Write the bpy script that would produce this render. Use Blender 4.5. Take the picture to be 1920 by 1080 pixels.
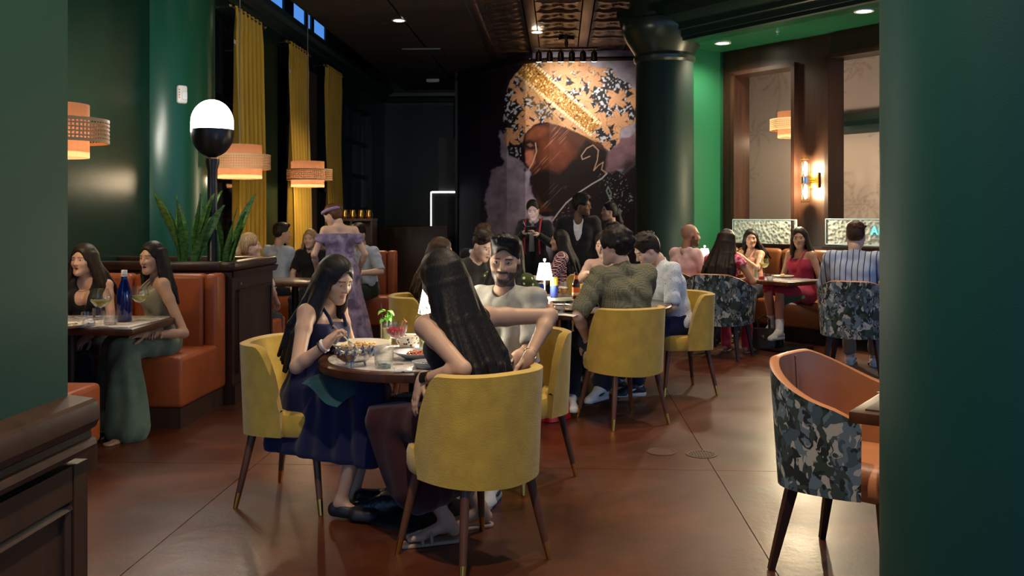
import bpy, bmesh, math, random
import numpy as np
from mathutils import Vector, Matrix, Euler
random.seed(7); RNG = np.random.default_rng(7)
for o in list(bpy.data.objects): bpy.data.objects.remove(o, do_unlink=True)
SC = bpy.context.scene; COL = SC.collection
# ------------------------------------------------------------------ camera
FPX, HORIZ, CH = 1750.0, 402.0, 1.44          # focal length and horizon in pixels of 1920x1080, eye height
PSI = math.atan(90 / FPX)                     # the room's axis runs a little right of the view axis
cam = bpy.data.cameras.new('camera'); camo = bpy.data.objects.new('camera', cam); COL.objects.link(camo)
camo.location = (0, 0, CH); camo.rotation_euler = (math.pi / 2, 0, PSI)
cam.sensor_width = 36; cam.lens = FPX * 36 / 1920; cam.shift_y = -(540 - HORIZ) / 1920; cam.clip_start = .05
SC.camera = camo
# ------------------------------------------------------------------ world, exposure
SC.view_settings.view_transform = 'Standard'; SC.view_settings.look = 'None'
SC.view_settings.gamma = 1; SC.view_settings.use_curve_mapping = False
SC.view_settings.exposure = 1.0
W = bpy.data.worlds.new('dusk'); SC.world = W; W.use_nodes = True
W.node_tree.nodes['Background'].inputs[0].default_value = (.26, .50, .95, 1)
W.node_tree.nodes['Background'].inputs[1].default_value = .55
LK = 1.0                                       # one scale for all lamps

def cw(X, d, z=0.0):
    """camera frame (X right, d deep) -> world"""
    return Vector((X * math.cos(PSI) - d * math.sin(PSI), X * math.sin(PSI) + d * math.cos(PSI), z))
def at(px, py, d):
    """pixel at a known depth -> world"""
    return cw((px - 960) / FPX * d, d, CH + (HORIZ - py) * d / FPX)
def on(px, py, z=0.0):
    """pixel on a horizontal plane of known height -> world"""
    d = FPX * (CH - z) / (py - HORIZ)
    return cw((px - 960) / FPX * d, d, z)
# ------------------------------------------------------------------ materials
MATS = {}
def srgb(r, g, b):
    f = lambda c: (c / 255 / 12.92) if c <= 10 else ((c / 255 + .055) / 1.055) ** 2.4
    return (f(r), f(g), f(b))
def _nodes(name):
    m = bpy.data.materials.new(name); m.use_nodes = True
    nt = m.node_tree; b = nt.nodes['Principled BSDF']; return m, nt, b
def mat(name, col=(.5, .5, .5), rough=.5, metal=0., spec=.5, var=0., vscale=8., bump=0., bscale=60., emit=None, es=0., sss=0., coat=0., stretch=(1, 1, 1), trans=0., col2=None, sheen=0., alpha=1.):
    if name in MATS: return MATS[name]
    m, nt, b = _nodes(name); N, L = nt.nodes, nt.links
    b.inputs['Base Color'].default_value = (*col, 1); b.inputs['Roughness'].default_value = rough
    b.inputs['Metallic'].default_value = metal; b.inputs['Specular IOR Level'].default_value = spec
    b.inputs['Coat Weight'].default_value = coat; b.inputs['Transmission Weight'].default_value = trans
    b.inputs['Sheen Weight'].default_value = sheen; b.inputs['Alpha'].default_value = alpha
    if sss: b.inputs['Subsurface Weight'].default_value = sss; b.inputs['Subsurface Radius'].default_value = (.01, .004, .002)
    if emit: b.inputs['Emission Color'].default_value = (*emit, 1); b.inputs['Emission Strength'].default_value = es
    if var or bump:
        tc = N.new('ShaderNodeTexCoord'); mp = N.new('ShaderNodeMapping'); mp.inputs['Scale'].default_value = stretch
        L.new(tc.outputs['Object'], mp.inputs[0])
    if var:
        n = N.new('ShaderNodeTexNoise'); n.inputs['Scale'].default_value = vscale; n.inputs['Detail'].default_value = 5
        L.new(mp.outputs[0], n.inputs[0])
        mx = N.new('ShaderNodeMix'); mx.data_type = 'RGBA'
        c2 = col2 or tuple(c * (1 - var) for c in col); c1 = col if col2 else tuple(min(1, c * (1 + var)) for c in col)
        mx.inputs[6].default_value = (*c1, 1); mx.inputs[7].default_value = (*c2, 1)
        rp = N.new('ShaderNodeMapRange'); rp.inputs[1].default_value = .35; rp.inputs[2].default_value = .65
        L.new(n.outputs[0], rp.inputs[0]); L.new(rp.outputs[0], mx.inputs[0]); L.new(mx.outputs[2], b.inputs['Base Color'])
    if bump:
        n = N.new('ShaderNodeTexNoise'); n.inputs['Scale'].default_value = bscale; n.inputs['Detail'].default_value = 4
        L.new(mp.outputs[0], n.inputs[0]); bp = N.new('ShaderNodeBump'); bp.inputs['Strength'].default_value = bump
        bp.inputs['Distance'].default_value = .01
        L.new(n.outputs[0], bp.inputs['Height']); L.new(bp.outputs[0], b.inputs['Normal'])
    MATS[name] = m; return m
def mat_glass(name, tint=(1, 1, 1), rough=.02, face=.04, edge=.55):
    """thin drinking glass: clear with bright rims"""
    if name in MATS: return MATS[name]
    m, nt, b = _nodes(name); N, L = nt.nodes, nt.links; N.remove(b)
    t = N.new('ShaderNodeBsdfTransparent'); t.inputs[0].default_value = (*tint, 1)
    g = N.new('ShaderNodeBsdfGlossy'); g.inputs['Roughness'].default_value = rough
    lw = N.new('ShaderNodeLayerWeight'); lw.inputs[0].default_value = .35
    mr = N.new('ShaderNodeMapRange'); mr.inputs[3].default_value = face; mr.inputs[4].default_value = edge
    L.new(lw.outputs['Facing'], mr.inputs[0])
    mx = N.new('ShaderNodeMixShader'); L.new(mr.outputs[0], mx.inputs[0]); L.new(t.outputs[0], mx.inputs[1]); L.new(g.outputs[0], mx.inputs[2])
    L.new(mx.outputs[0], N['Material Output'].inputs[0]); MATS[name] = m; return m
def mat_attr(name, rough=.5, spec=.4, sss=0., bump=0., bscale=80., tint=(1, 1, 1)):
    """colour comes from the mesh's own colour attribute"""
    if name in MATS: return MATS[name]
    m, nt, b = _nodes(name); N, L = nt.nodes, nt.links
    a = N.new('ShaderNodeAttribute'); a.attribute_name = 'Col'
    L.new(a.outputs[0], b.inputs['Base Color']); b.inputs['Roughness'].default_value = rough; b.inputs['Specular IOR Level'].default_value = spec
    if sss: b.inputs['Subsurface Weight'].default_value = sss; b.inputs['Subsurface Radius'].default_value = (.012, .005, .003)
    if bump:
        tc = N.new('ShaderNodeTexCoord'); n = N.new('ShaderNodeTexNoise'); n.inputs['Scale'].default_value = bscale
        L.new(tc.outputs['Object'], n.inputs[0]); bp = N.new('ShaderNodeBump'); bp.inputs['Strength'].default_value = bump; bp.inputs['Distance'].default_value = .005
        L.new(n.outputs[0], bp.inputs['Height']); L.new(bp.outputs[0], b.inputs['Normal'])
    MATS[name] = m; return m
def ramp_mat(name, build, rough=.7, spec=.3, bump=0., sheen=0.):
    """build(N, L, coord_socket) returns a colour socket (and optionally a height socket)"""
    if name in MATS: return MATS[name]
    m, nt, b = _nodes(name); N, L = nt.nodes, nt.links
    tc = N.new('ShaderNodeTexCoord'); r = build(N, L, tc.outputs['Object'])
    c, h = r if isinstance(r, tuple) else (r, None)
    L.new(c, b.inputs['Base Color']); b.inputs['Roughness'].default_value = rough; b.inputs['Specular IOR Level'].default_value = spec
    b.inputs['Sheen Weight'].default_value = sheen
    if h is not None and bump:
        bp = N.new('ShaderNodeBump'); bp.inputs['Strength'].default_value = bump; bp.inputs['Distance'].default_value = .01
        L.new(h, bp.inputs['Height']); L.new(bp.outputs[0], b.inputs['Normal'])
    MATS[name] = m; return m
def cramp(N, L, sock, stops, const=False):
    r = N.new('ShaderNodeValToRGB'); e = r.color_ramp.elements
    if const: r.color_ramp.interpolation = 'CONSTANT'
    while len(e) < len(stops): e.new(.5)
    for i, (p, c) in enumerate(stops): e[i].position = p; e[i].color = (*c, 1)
    L.new(sock, r.inputs[0]); return r.outputs[0]
def tex(N, L, co, kind='Noise', scale=5., mapscale=(1, 1, 1), rot=(0, 0, 0), **kw):
    mp = N.new('ShaderNodeMapping'); mp.inputs['Scale'].default_value = mapscale; mp.inputs['Rotation'].default_value = rot
    L.new(co, mp.inputs[0]); t = N.new('ShaderNodeTex' + kind); t.inputs['Scale'].default_value = scale
    for k, v in kw.items():
        if k in t.inputs: t.inputs[k].default_value = v
        else: setattr(t, k, v)
    L.new(mp.outputs[0], t.inputs['Vector']); return t
def mixc(N, L, f, a, b, mode='MIX'):
    x = N.new('ShaderNodeMix'); x.data_type = 'RGBA'; x.blend_type = mode
    for s, v in ((x.inputs[0], f), (x.inputs[6], a), (x.inputs[7], b)):
        if isinstance(v, (int, float)): s.default_value = v
        elif isinstance(v, tuple): s.default_value = (*v, 1)
        else: L.new(v, s)
    return x.outputs[2]
# ------------------------------------------------------------------ mesh builder
class MB:
    def __init__(s): s.v = []; s.f = []
    def add(s, vs, fs):
        k = len(s.v); s.v += [tuple(p) for p in vs]; s.f += [tuple(i + k for i in f) for f in fs]; return s
    def box(s, c, d, rz=0., bev=0., seg=2, rot=None):
        bm = bmesh.new(); bmesh.ops.create_cube(bm, size=1); bmesh.ops.scale(bm, vec=d, verts=bm.verts)
        if bev: bmesh.ops.bevel(bm, geom=bm.edges[:], offset=min(bev, min(d) * .49), segments=seg, affect='EDGES', profile=.5)
        M = Matrix.Translation(c) @ (rot.to_4x4() if rot else Matrix.Rotation(rz, 4, 'Z'))
        bm.verts.ensure_lookup_table(); bm.verts.index_update()
        s.add([M @ v.co for v in bm.verts], [[v.index for v in f.verts] for f in bm.faces]); bm.free(); return s
    def lathe(s, prof, c=(0, 0, 0), n=20, M=None, wave=0., nw=0, caps=True):
        vs = []; fs = []
        for (r, z) in prof:
            for i in range(n):
                a = 2 * math.pi * i / n; rr = r * (1 + wave * math.cos(nw * a)) if nw else r
                p = Vector((rr * math.cos(a), rr * math.sin(a), z))
                vs.append((M @ p if M else p) + Vector(c))
        for j in range(len(prof) - 1):
            for i in range(n): fs.append((j * n + i, j * n + (i + 1) % n, (j + 1) * n + (i + 1) % n, (j + 1) * n + i))
        caps = caps and prof[0] != prof[-1]
        if caps and prof[0][0] > 1e-6: fs.append(tuple(range(n))[::-1])
        if caps and prof[-1][0] > 1e-6: fs.append(tuple(range((len(prof) - 1) * n, len(prof) * n)))
        return s.add(vs, fs)
    def tube(s, pts, r, n=8, caps=True):
        pts = [Vector(p) for p in pts]; R = r if isinstance(r, (list, tuple)) else [r] * len(pts); vs = []; fs = []
        up = Vector((0, 0, 1)); side = None
        for i, p in enumerate(pts):
            t = (pts[min(i + 1, len(pts) - 1)] - pts[max(i - 1, 0)])
            t = t.normalized() if t.length > 1e-9 else Vector((0, 0, 1))
            if side is None: side = t.cross(up if abs(t.z) < .95 else Vector((1, 0, 0))).normalized()
            else:
                side = (side - t * side.dot(t)); side = side.normalized() if side.length > 1e-6 else t.orthogonal().normalized()
            b = t.cross(side)
            for k in range(n):
                a = 2 * math.pi * k / n; vs.append(p + (side * math.cos(a) + b * math.sin(a)) * R[i])
        for j in range(len(pts) - 1):
            for i in range(n): fs.append((j * n + i, j * n + (i + 1) % n, (j + 1) * n + (i + 1) % n, (j + 1) * n + i))
        if caps: fs.append(tuple(range(n))[::-1]); fs.append(tuple(range((len(pts) - 1) * n, len(pts) * n)))
        return s.add(vs, fs)
    def prism(s, poly, z0, z1):
        n = len(poly); vs = [(x, y, z0) for x, y in poly] + [(x, y, z1) for x, y in poly]
        fs = [tuple(range(n))[::-1], tuple(range(n, 2 * n))] + [(i, (i + 1) % n, n + (i + 1) % n, n + i) for i in range(n)]
        return s.add(vs, fs)
    def extrude(s, prof, p0, p1, side, up=(0, 0, 1)):
        """profile (offset along side, offset along up) swept from p0 to p1"""
        p0, p1, side, up = map(Vector, (p0, p1, side, up)); n = len(prof)
        vs = [p0 + side * a + up * b for a, b in prof] + [p1 + side * a + up * b for a, b in prof]
        fs = [tuple(range(n))[::-1], tuple(range(n, 2 * n))] + [(i, (i + 1) % n, n + (i + 1) % n, n + i) for i in range(n)]
        return s.add(vs, fs)
    def grid(s, fn, nu, nv, closeu=False):
        vs = [fn(u / (nu if closeu else nu - 1), v / (nv - 1)) for v in range(nv) for u in range(nu)]
        fs = []
        for v in range(nv - 1):
            for u in range(nu if closeu else nu - 1):
                fs.append((v * nu + u, v * nu + (u + 1) % nu, (v + 1) * nu + (u + 1) % nu, (v + 1) * nu + u))
        return s.add(vs, fs)
def link(name, me, parent=None, loc=None, rz=0.):
    o = bpy.data.objects.new(name, me); COL.objects.link(o)
    if parent is not None: o.parent = parent
    if loc is not None: o.location = loc
    if rz: o.rotation_euler = (0, 0, rz)
    return o
def obj(name, mb, m, parent=None, loc=None, rz=0., smooth=None, ang=40):
    me = bpy.data.meshes.new(name); me.from_pydata(mb.v, [], mb.f)
    bm = bmesh.new(); bm.from_mesh(me); bmesh.ops.recalc_face_normals(bm, faces=bm.faces[:]); bm.to_mesh(me); bm.free()
    me.materials.append(m)
    if smooth is not False:
        me.shade_smooth(); me.set_sharp_from_angle(angle=math.radians(ang))
    return link(name, me, parent, loc, rz)
def tag(o, label, cat, group=None):
    o['label'] = label; o['category'] = cat
    if group: o['group'] = group
    return o
def struct(o): o['kind'] = 'structure'; return o
def thing(name, label, cat, loc=(0, 0, 0), rz=0., group=None):
    return tag(link(name, None, None, loc, rz), label, cat, group)
def dup(root, loc, rz=0., label=None, group=None):
    def cp(o, par):
        c = o.copy(); COL.objects.link(c); c.parent = par
        for ch in o.children: cp(ch, c)
        return c
    r = cp(root, None); r.location = loc; r.rotation_euler = (0, 0, rz)
    if label: r['label'] = label
    if group: r['group'] = group
    return r
def lamp(name, kind, loc, power, col=(1, .8, .55), size=.05, parent=None, aim=None, cone=90, blend=.6):
    l = bpy.data.lights.new(name, kind); l.energy = power * LK; l.color = col; l.shadow_soft_size = size
    if kind == 'SPOT': l.spot_size = math.radians(cone); l.spot_blend = blend
    o = link(name, l, parent, loc)
    if aim is not None: o.rotation_euler = (Vector(aim) - Vector(loc)).to_track_quat('-Z', 'Y').to_euler()
    return o
# ================================================================== people: continuous bodies from blended limb volumes
def V(*a): return np.array(a, dtype=np.float64)
def unit(v): v = np.asarray(v, float); return v / max(np.linalg.norm(v), 1e-9)
def rotm(axis, deg):
    return np.array(Matrix.Rotation(math.radians(deg), 3, axis))
class Field:
    def __init__(s, xs, ys, zs):
        s.ax = (xs, ys, zs); s.F = np.full((len(xs), len(ys), len(zs)), .5, np.float32)
    def _sub(s, lo, hi):
        sl = []
        for a, l, h in zip(s.ax, lo, hi):
            i0 = max(int(np.searchsorted(a, l)) - 1, 0); i1 = min(int(np.searchsorted(a, h)) + 1, len(a))
            if i1 - i0 < 1: return None
            sl.append(slice(i0, i1))
        return tuple(sl)
    def put(s, pr, op='u', infl=0.):
        k = pr['k']; pad = k + .03 + max(infl, 0)
        if pr['t'] == 'c':
            a, b, ra, rb = pr['a'], pr['b'], pr['ra'] + infl, pr['rb'] + infl; r = max(ra, rb) + pad
            sl = s._sub(np.minimum(a, b) - r, np.maximum(a, b) + r)
        else:
            r = pr['r'].max() + infl + pad; sl = s._sub(pr['c'] - r, pr['c'] + r)
        if sl is None: return
        X = s.ax[0][sl[0]].astype(np.float32)[:, None, None]; Y = s.ax[1][sl[1]].astype(np.float32)[None, :, None]; Z = s.ax[2][sl[2]].astype(np.float32)[None, None, :]
        if pr['t'] == 'c':
            ab = b - a; L2 = float(ab @ ab) + 1e-12
            t = np.clip(((X - a[0]) * ab[0] + (Y - a[1]) * ab[1] + (Z - a[2]) * ab[2]) / L2, 0, 1)
            d = np.sqrt((X - a[0] - t * ab[0]) ** 2 + (Y - a[1] - t * ab[1]) ** 2 + (Z - a[2] - t * ab[2]) ** 2) - (ra + t * (rb - ra))
        else:
            c = pr['c']; R = pr['R']; rr = pr['r'] + infl; x, y, z = X - c[0], Y - c[1], Z - c[2]
            q = [R[0, i] * x + R[1, i] * y + R[2, i] * z for i in range(3)]
            k0 = np.sqrt(sum((q[i] / rr[i]) ** 2 for i in range(3))); k1 = np.sqrt(sum((q[i] / rr[i] ** 2) ** 2 for i in range(3))) + 1e-6
            d = k0 * (k0 - 1) / k1
        F = s.F[sl]
        if op == 'u':
            h = np.maximum(k - np.abs(F - d), 0) / k; s.F[sl] = np.minimum(F, d) - h * h * k * .25
        else:
            d = -d; h = np.maximum(k - np.abs(F - d), 0) / k; s.F[sl] = np.maximum(F, d) + h * h * k * .25
    def half(s, n, p, k=.006):
        """keep the side the normal points away from"""
        n = unit(n); X, Y, Z = s.ax
        d = ((X - p[0]) * n[0])[:, None, None] + ((Y - p[1]) * n[1])[None, :, None] + ((Z - p[2]) * n[2])[None, None, :]
        s.F = np.maximum(s.F, d.astype(np.float32))
    def folds(s, amp, fn):
        X, Y, Z = (s.ax[0][:, None, None], s.ax[1][None, :, None], s.ax[2][None, None, :])
        s.F = s.F + (amp * fn(X, Y, Z)).astype(np.float32)
    def mesh(s):
        F = s.F; S = F < 0; c = S[:-1, :-1, :-1].astype(np.int8).copy()
        for dx, dy, dz in ((1,0,0),(0,1,0),(0,0,1),(1,1,0),(1,0,1),(0,1,1),(1,1,1)):
            c += S[dx:S.shape[0]-1+dx, dy:S.shape[1]-1+dy, dz:S.shape[2]-1+dz]
        m = (c > 0) & (c < 8); ii = np.argwhere(m)
        if len(ii) == 0: return np.zeros((0, 3)), np.zeros((0, 4), int)
        idx = np.full(m.shape, -1, np.int32); idx[m] = np.arange(len(ii))
        acc = np.zeros((len(ii), 3)); cnt = np.zeros(len(ii))
        cor = [(0,0,0),(1,0,0),(0,1,0),(1,1,0),(0,0,1),(1,0,1),(0,1,1),(1,1,1)]
        vals = [F[ii[:,0]+x, ii[:,1]+y, ii[:,2]+z] for x, y, z in cor]
        for a in range(8):
            for b in range(a + 1, 8):
                dv = [cor[b][i] - cor[a][i] for i in range(3)]
                if sum(map(abs, dv)) != 1: continue
                fa, fb = vals[a], vals[b]; x = (fa < 0) != (fb < 0)
                t = np.where(x, fa / np.where(x, fa - fb, 1), 0)
                for i in range(3): acc[:, i] += np.where(x, cor[a][i] + t * dv[i], 0)
                cnt += x
        pos = ii + acc / cnt[:, None]
        P = np.stack([np.interp(pos[:, i], np.arange(len(s.ax[i])), s.ax[i]) for i in range(3)], 1)
        Q = []
        for ax in range(3):
            sl0 = [slice(None)] * 3; sl1 = [slice(None)] * 3; sl0[ax] = slice(0, -1); sl1[ax] = slice(1, None)
            A, B = S[tuple(sl0)], S[tuple(sl1)]; e = np.argwhere(A != B)
            u, v = [i for i in range(3) if i != ax]
            ok = (e[:, u] > 0) & (e[:, v] > 0) & (e[:, u] < F.shape[u] - 1) & (e[:, v] < F.shape[v] - 1); e = e[ok]
            ins = A[e[:, 0], e[:, 1], e[:, 2]]
            def g(du, dv):
                w = e.copy(); w[:, u] += du; w[:, v] += dv; return idx[w[:, 0], w[:, 1], w[:, 2]]
            q = np.stack([g(-1, -1), g(0, -1), g(0, 0), g(-1, 0)], 1)
            flip = ins if ax != 1 else ~ins
            q[~flip] = q[~flip][:, ::-1]; Q.append(q)
        Q = np.concatenate(Q); Q = Q[(Q >= 0).all(1)]
        return P, Q
def np_mesh(name, P, Q, m, parent=None, col=None):
    me = bpy.data.meshes.new(name); n, f = len(P), len(Q)
    me.vertices.add(n); me.vertices.foreach_set('co', P.astype(np.float32).ravel())
    me.loops.add(f * 4); me.loops.foreach_set('vertex_index', Q.astype(np.int32).ravel())
    me.polygons.add(f); me.polygons.foreach_set('loop_start', np.arange(0, f * 4, 4, dtype=np.int32))
    try: me.polygons.foreach_set('loop_total', np.full(f, 4, np.int32))
    except Exception: pass
    me.polygons.foreach_set('use_smooth', np.ones(f, bool)); me.update(calc_edges=True); me.validate()
    if col is not None:
        at_ = me.color_attributes.new('Col', 'FLOAT_COLOR', 'POINT')
        at_.data.foreach_set('color', np.concatenate([col, np.ones((n, 1))], 1).astype(np.float32).ravel())
    me.materials.append(m); return link(name, me, parent)
def cone(a, ra, b, rb, k=.02, tag=''): return dict(t='c', a=np.array(a, float), b=np.array(b, float), ra=ra, rb=rb, k=k, tag=tag)
def ell(c, r, R=None, k=.02, tag=''): return dict(t='e', c=np.array(c, float), r=np.array(r, float), R=np.eye(3) if R is None else R, k=k, tag=tag)
def axis_pts(lo, hi, vox, fv, fine):
    out = [lo]
    while out[-1] < hi:
        x = out[-1]; out.append(x + (fv if any(a <= x <= b for a, b in fine) else vox))
    return np.array(out)
def bounds(prims, pad):
    lo = np.full(3, 9.); hi = np.full(3, -9.)
    for p in prims:
        if p['t'] == 'c': l = np.minimum(p['a'] - p['ra'], p['b'] - p['rb']); h = np.maximum(p['a'] + p['ra'], p['b'] + p['rb'])
        else: l = p['c'] - p['r'].max(); h = p['c'] + p['r'].max()
        lo = np.minimum(lo, l); hi = np.maximum(hi, h)
    return lo - pad, hi + pad
def sdf_obj(name, prims, m, parent, vox, infl=0., cuts=(), halves=(), folds=None, after=()):
    lo, hi = bounds(list(prims) + list(after), infl + 3 * vox + .01)
    f = Field(*[axis_pts(lo[i], hi[i], vox, vox, ()) for i in range(3)])
    for p in prims: f.put(p, 'u', infl)
    if folds: f.folds(*folds)
    for p in cuts: f.put(p, 's')
    for n, p in halves: f.half(n, p)
    for p in after: f.put(p, 'u')
    P, Q = f.mesh()
    return np_mesh(name, P, Q, m, parent) if len(Q) else None
def ik(a, t, l1, l2, pole):
    a, t, pole = map(lambda v: np.asarray(v, float), (a, t, pole)); d = t - a; L = np.linalg.norm(d)
    L_ = min(L, (l1 + l2) * .998); u = d / max(L, 1e-6)
    c = (l1 * l1 + L_ * L_ - l2 * l2) / (2 * L_); h = math.sqrt(max(l1 * l1 - c * c, 0))
    p = pole - u * (pole @ u); p = unit(p)
    return a + u * c + p * h, a + u * L_
def hand_prims(w, p, n, side, s, curl, fr, spread=.0):
    """wrist w, pointing p, palm normal n, thumb on `side`"""
    p = unit(p); n = unit(n - p * (n @ p)); sd = np.cross(p, n) * side; out = []
    R = np.stack([sd, p, n], 1)
    out.append(ell(w + p * .052 * s, V(.041, .052, .017) * s, R, .015, 'hand'))
    out.append(cone(w - p * .02, .024 * s, w + p * .03 * s, .024 * s, .02, 'hand'))
    for i, (o, L, r) in enumerate(((.030, .072, .0085), (.010, .080, .009), (-.010, .075, .0085), (-.029, .058, .0075))):
        b = w + p * (.092 - abs(o) * .25) * s + sd * o * s; ang = 0
        for j in range(3):
            ang += curl * (1.0 if j else .7) * (1 + .08 * i)
            dr = p * math.cos(ang) + n * math.sin(ang) + sd * (o * spread * 8)
            e = b + unit(dr) * L * s * (.45, .32, .25)[j]; rr = max(r * s, fr)
            out.append(cone(b, rr * (1 - .08 * j), e, rr * (.94 - .1 * j), .004, 'hand')); b = e
    b = w + p * .025 * s + sd * .028 * s
    for j, L in enumerate((.045, .035, .028)):
        dr = unit(p * (.75 + .2 * j) + sd * (.75 - .35 * j) + n * (.35 + .3 * curl * j)); e = b + dr * L * s
        out.append(cone(b, max(.0115 * s, fr), e, max(.0095 * s, fr), .008, 'hand')); b = e
    return out
SKIN = mat_attr('skin', rough=.48, spec=.35, sss=.12)
EYE = None
def eye_mat(iris):
    nm = 'eye_%d' % int(iris[0] * 1e4)
    def b(N, L, co):
        sp = N.new('ShaderNodeSeparateXYZ'); L.new(co, sp.inputs[0])
        ma = N.new('ShaderNodeMath'); ma.operation = 'MULTIPLY'; ma.inputs[1].default_value = 80; L.new(sp.outputs[1], ma.inputs[0])
        return cramp(N, L, ma.outputs[0], [(0, (.42, .38, .35)), (.72, iris), (.92, (.01, .008, .006))], True)
    return ramp_mat(nm, b, rough=.15, spec=.6)
def hair_mat(nm, col, rough=.46, var=.5):
    return mat('hair_' + nm, col, rough=rough, spec=.22, var=var, vscale=30, bump=.25, bscale=24, stretch=(7, 7, .5))
def fabric(nm, col, rough=.85, var=.12, bump=.25, bscale=300, vscale=12, sheen=.15):
    return mat('cloth_' + nm, col, rough=rough, spec=.2, var=var, vscale=vscale, bump=bump, bscale=bscale, sheen=sheen)

def head_prims(T, R, s, sex, beard=False, jaw=1., open_=0.):
    """head volumes; T centre, R axes (x right, y forward, z up)"""
    def P(x, y, z): return T + R @ (V(x, y, z) * s)
    w = 1.0 if sex == 'm' else .95; out = []
    out.append(ell(P(0, -.015, .032), V(.076 * w, .096, .092) * s, R, .02, 'head'))
    out.append(ell(P(0, .022, -.02), V(.066 * w, .070, .085) * s, R, .03, 'head'))
    out.append(cone(P(0, .045, -.05), .048 * s, P(0, .068, -.094), .024 * s * jaw, .03, 'head'))
    for q in (-1, 1):
        out.append(cone(P(q * .048 * w, -.005, -.055), .022 * s, P(q * .014, .070, -.098), .019 * s * jaw, .03, 'head'))
        out.append(ell(P(q * .040 * w, .060, -.022), V(.026, .022, .024) * s, R, .025, 'head'))
        out.append(ell(P(q * .077 * w, -.008, -.008), V(.008, .020, .032) * s, R, .008, 'head'))
    out.append(cone(P(-.036, .076, .026), .013 * s, P(.036, .076, .026), .013 * s, .02, 'head'))
    eyes = []
    for q in (-1, 1):
        c = ell(P(q * .033, .104, .004), V(.020, .022, .013) * s, R, .014, 'head'); c['op'] = 's'; out.append(c)
        eyes.append(P(q * .033, .0765, .005))
    out.append(cone(P(0, .086, .016), .008 * s, P(0, .111, -.028), .0115 * s, .012, 'head'))
    for q in (-1, 1): out.append(ell(P(q * .013, .098, -.032), V(.009, .011, .008) * s, R, .008, 'head'))
    for q in (-1, 1):   # lids
        out.append(cone(P(q * .019, .0850, .0098), .0056 * s, P(q * .047, .0775, .0088), .0056 * s, .004, 'head'))
        out.append(cone(P(q * .022, .083, -.0045), .0032 * s, P(q * .045, .077, -.003), .0032 * s, .004, 'head'))
    lo = open_ * .012
    out.append(ell(P(0, .089, -.058), V(.023, .013, .0065) * s, R, .007, 'head'))
    if open_:
        c = ell(P(0, .100, -.0655 - lo * .3), V(.017, .02, .004 + lo * .5) * s, R, .004, 'head'); c['op'] = 's'; out.append(c)
    out.append(ell(P(0, .087, -.0705 - lo), V(.020, .013, .0075) * s, R, .007, 'head'))
    out.append(ell(P(0, .082, -.100 - lo * .6), V(.017, .014, .014) * s, R, .02, 'head'))
    return out, eyes

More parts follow.
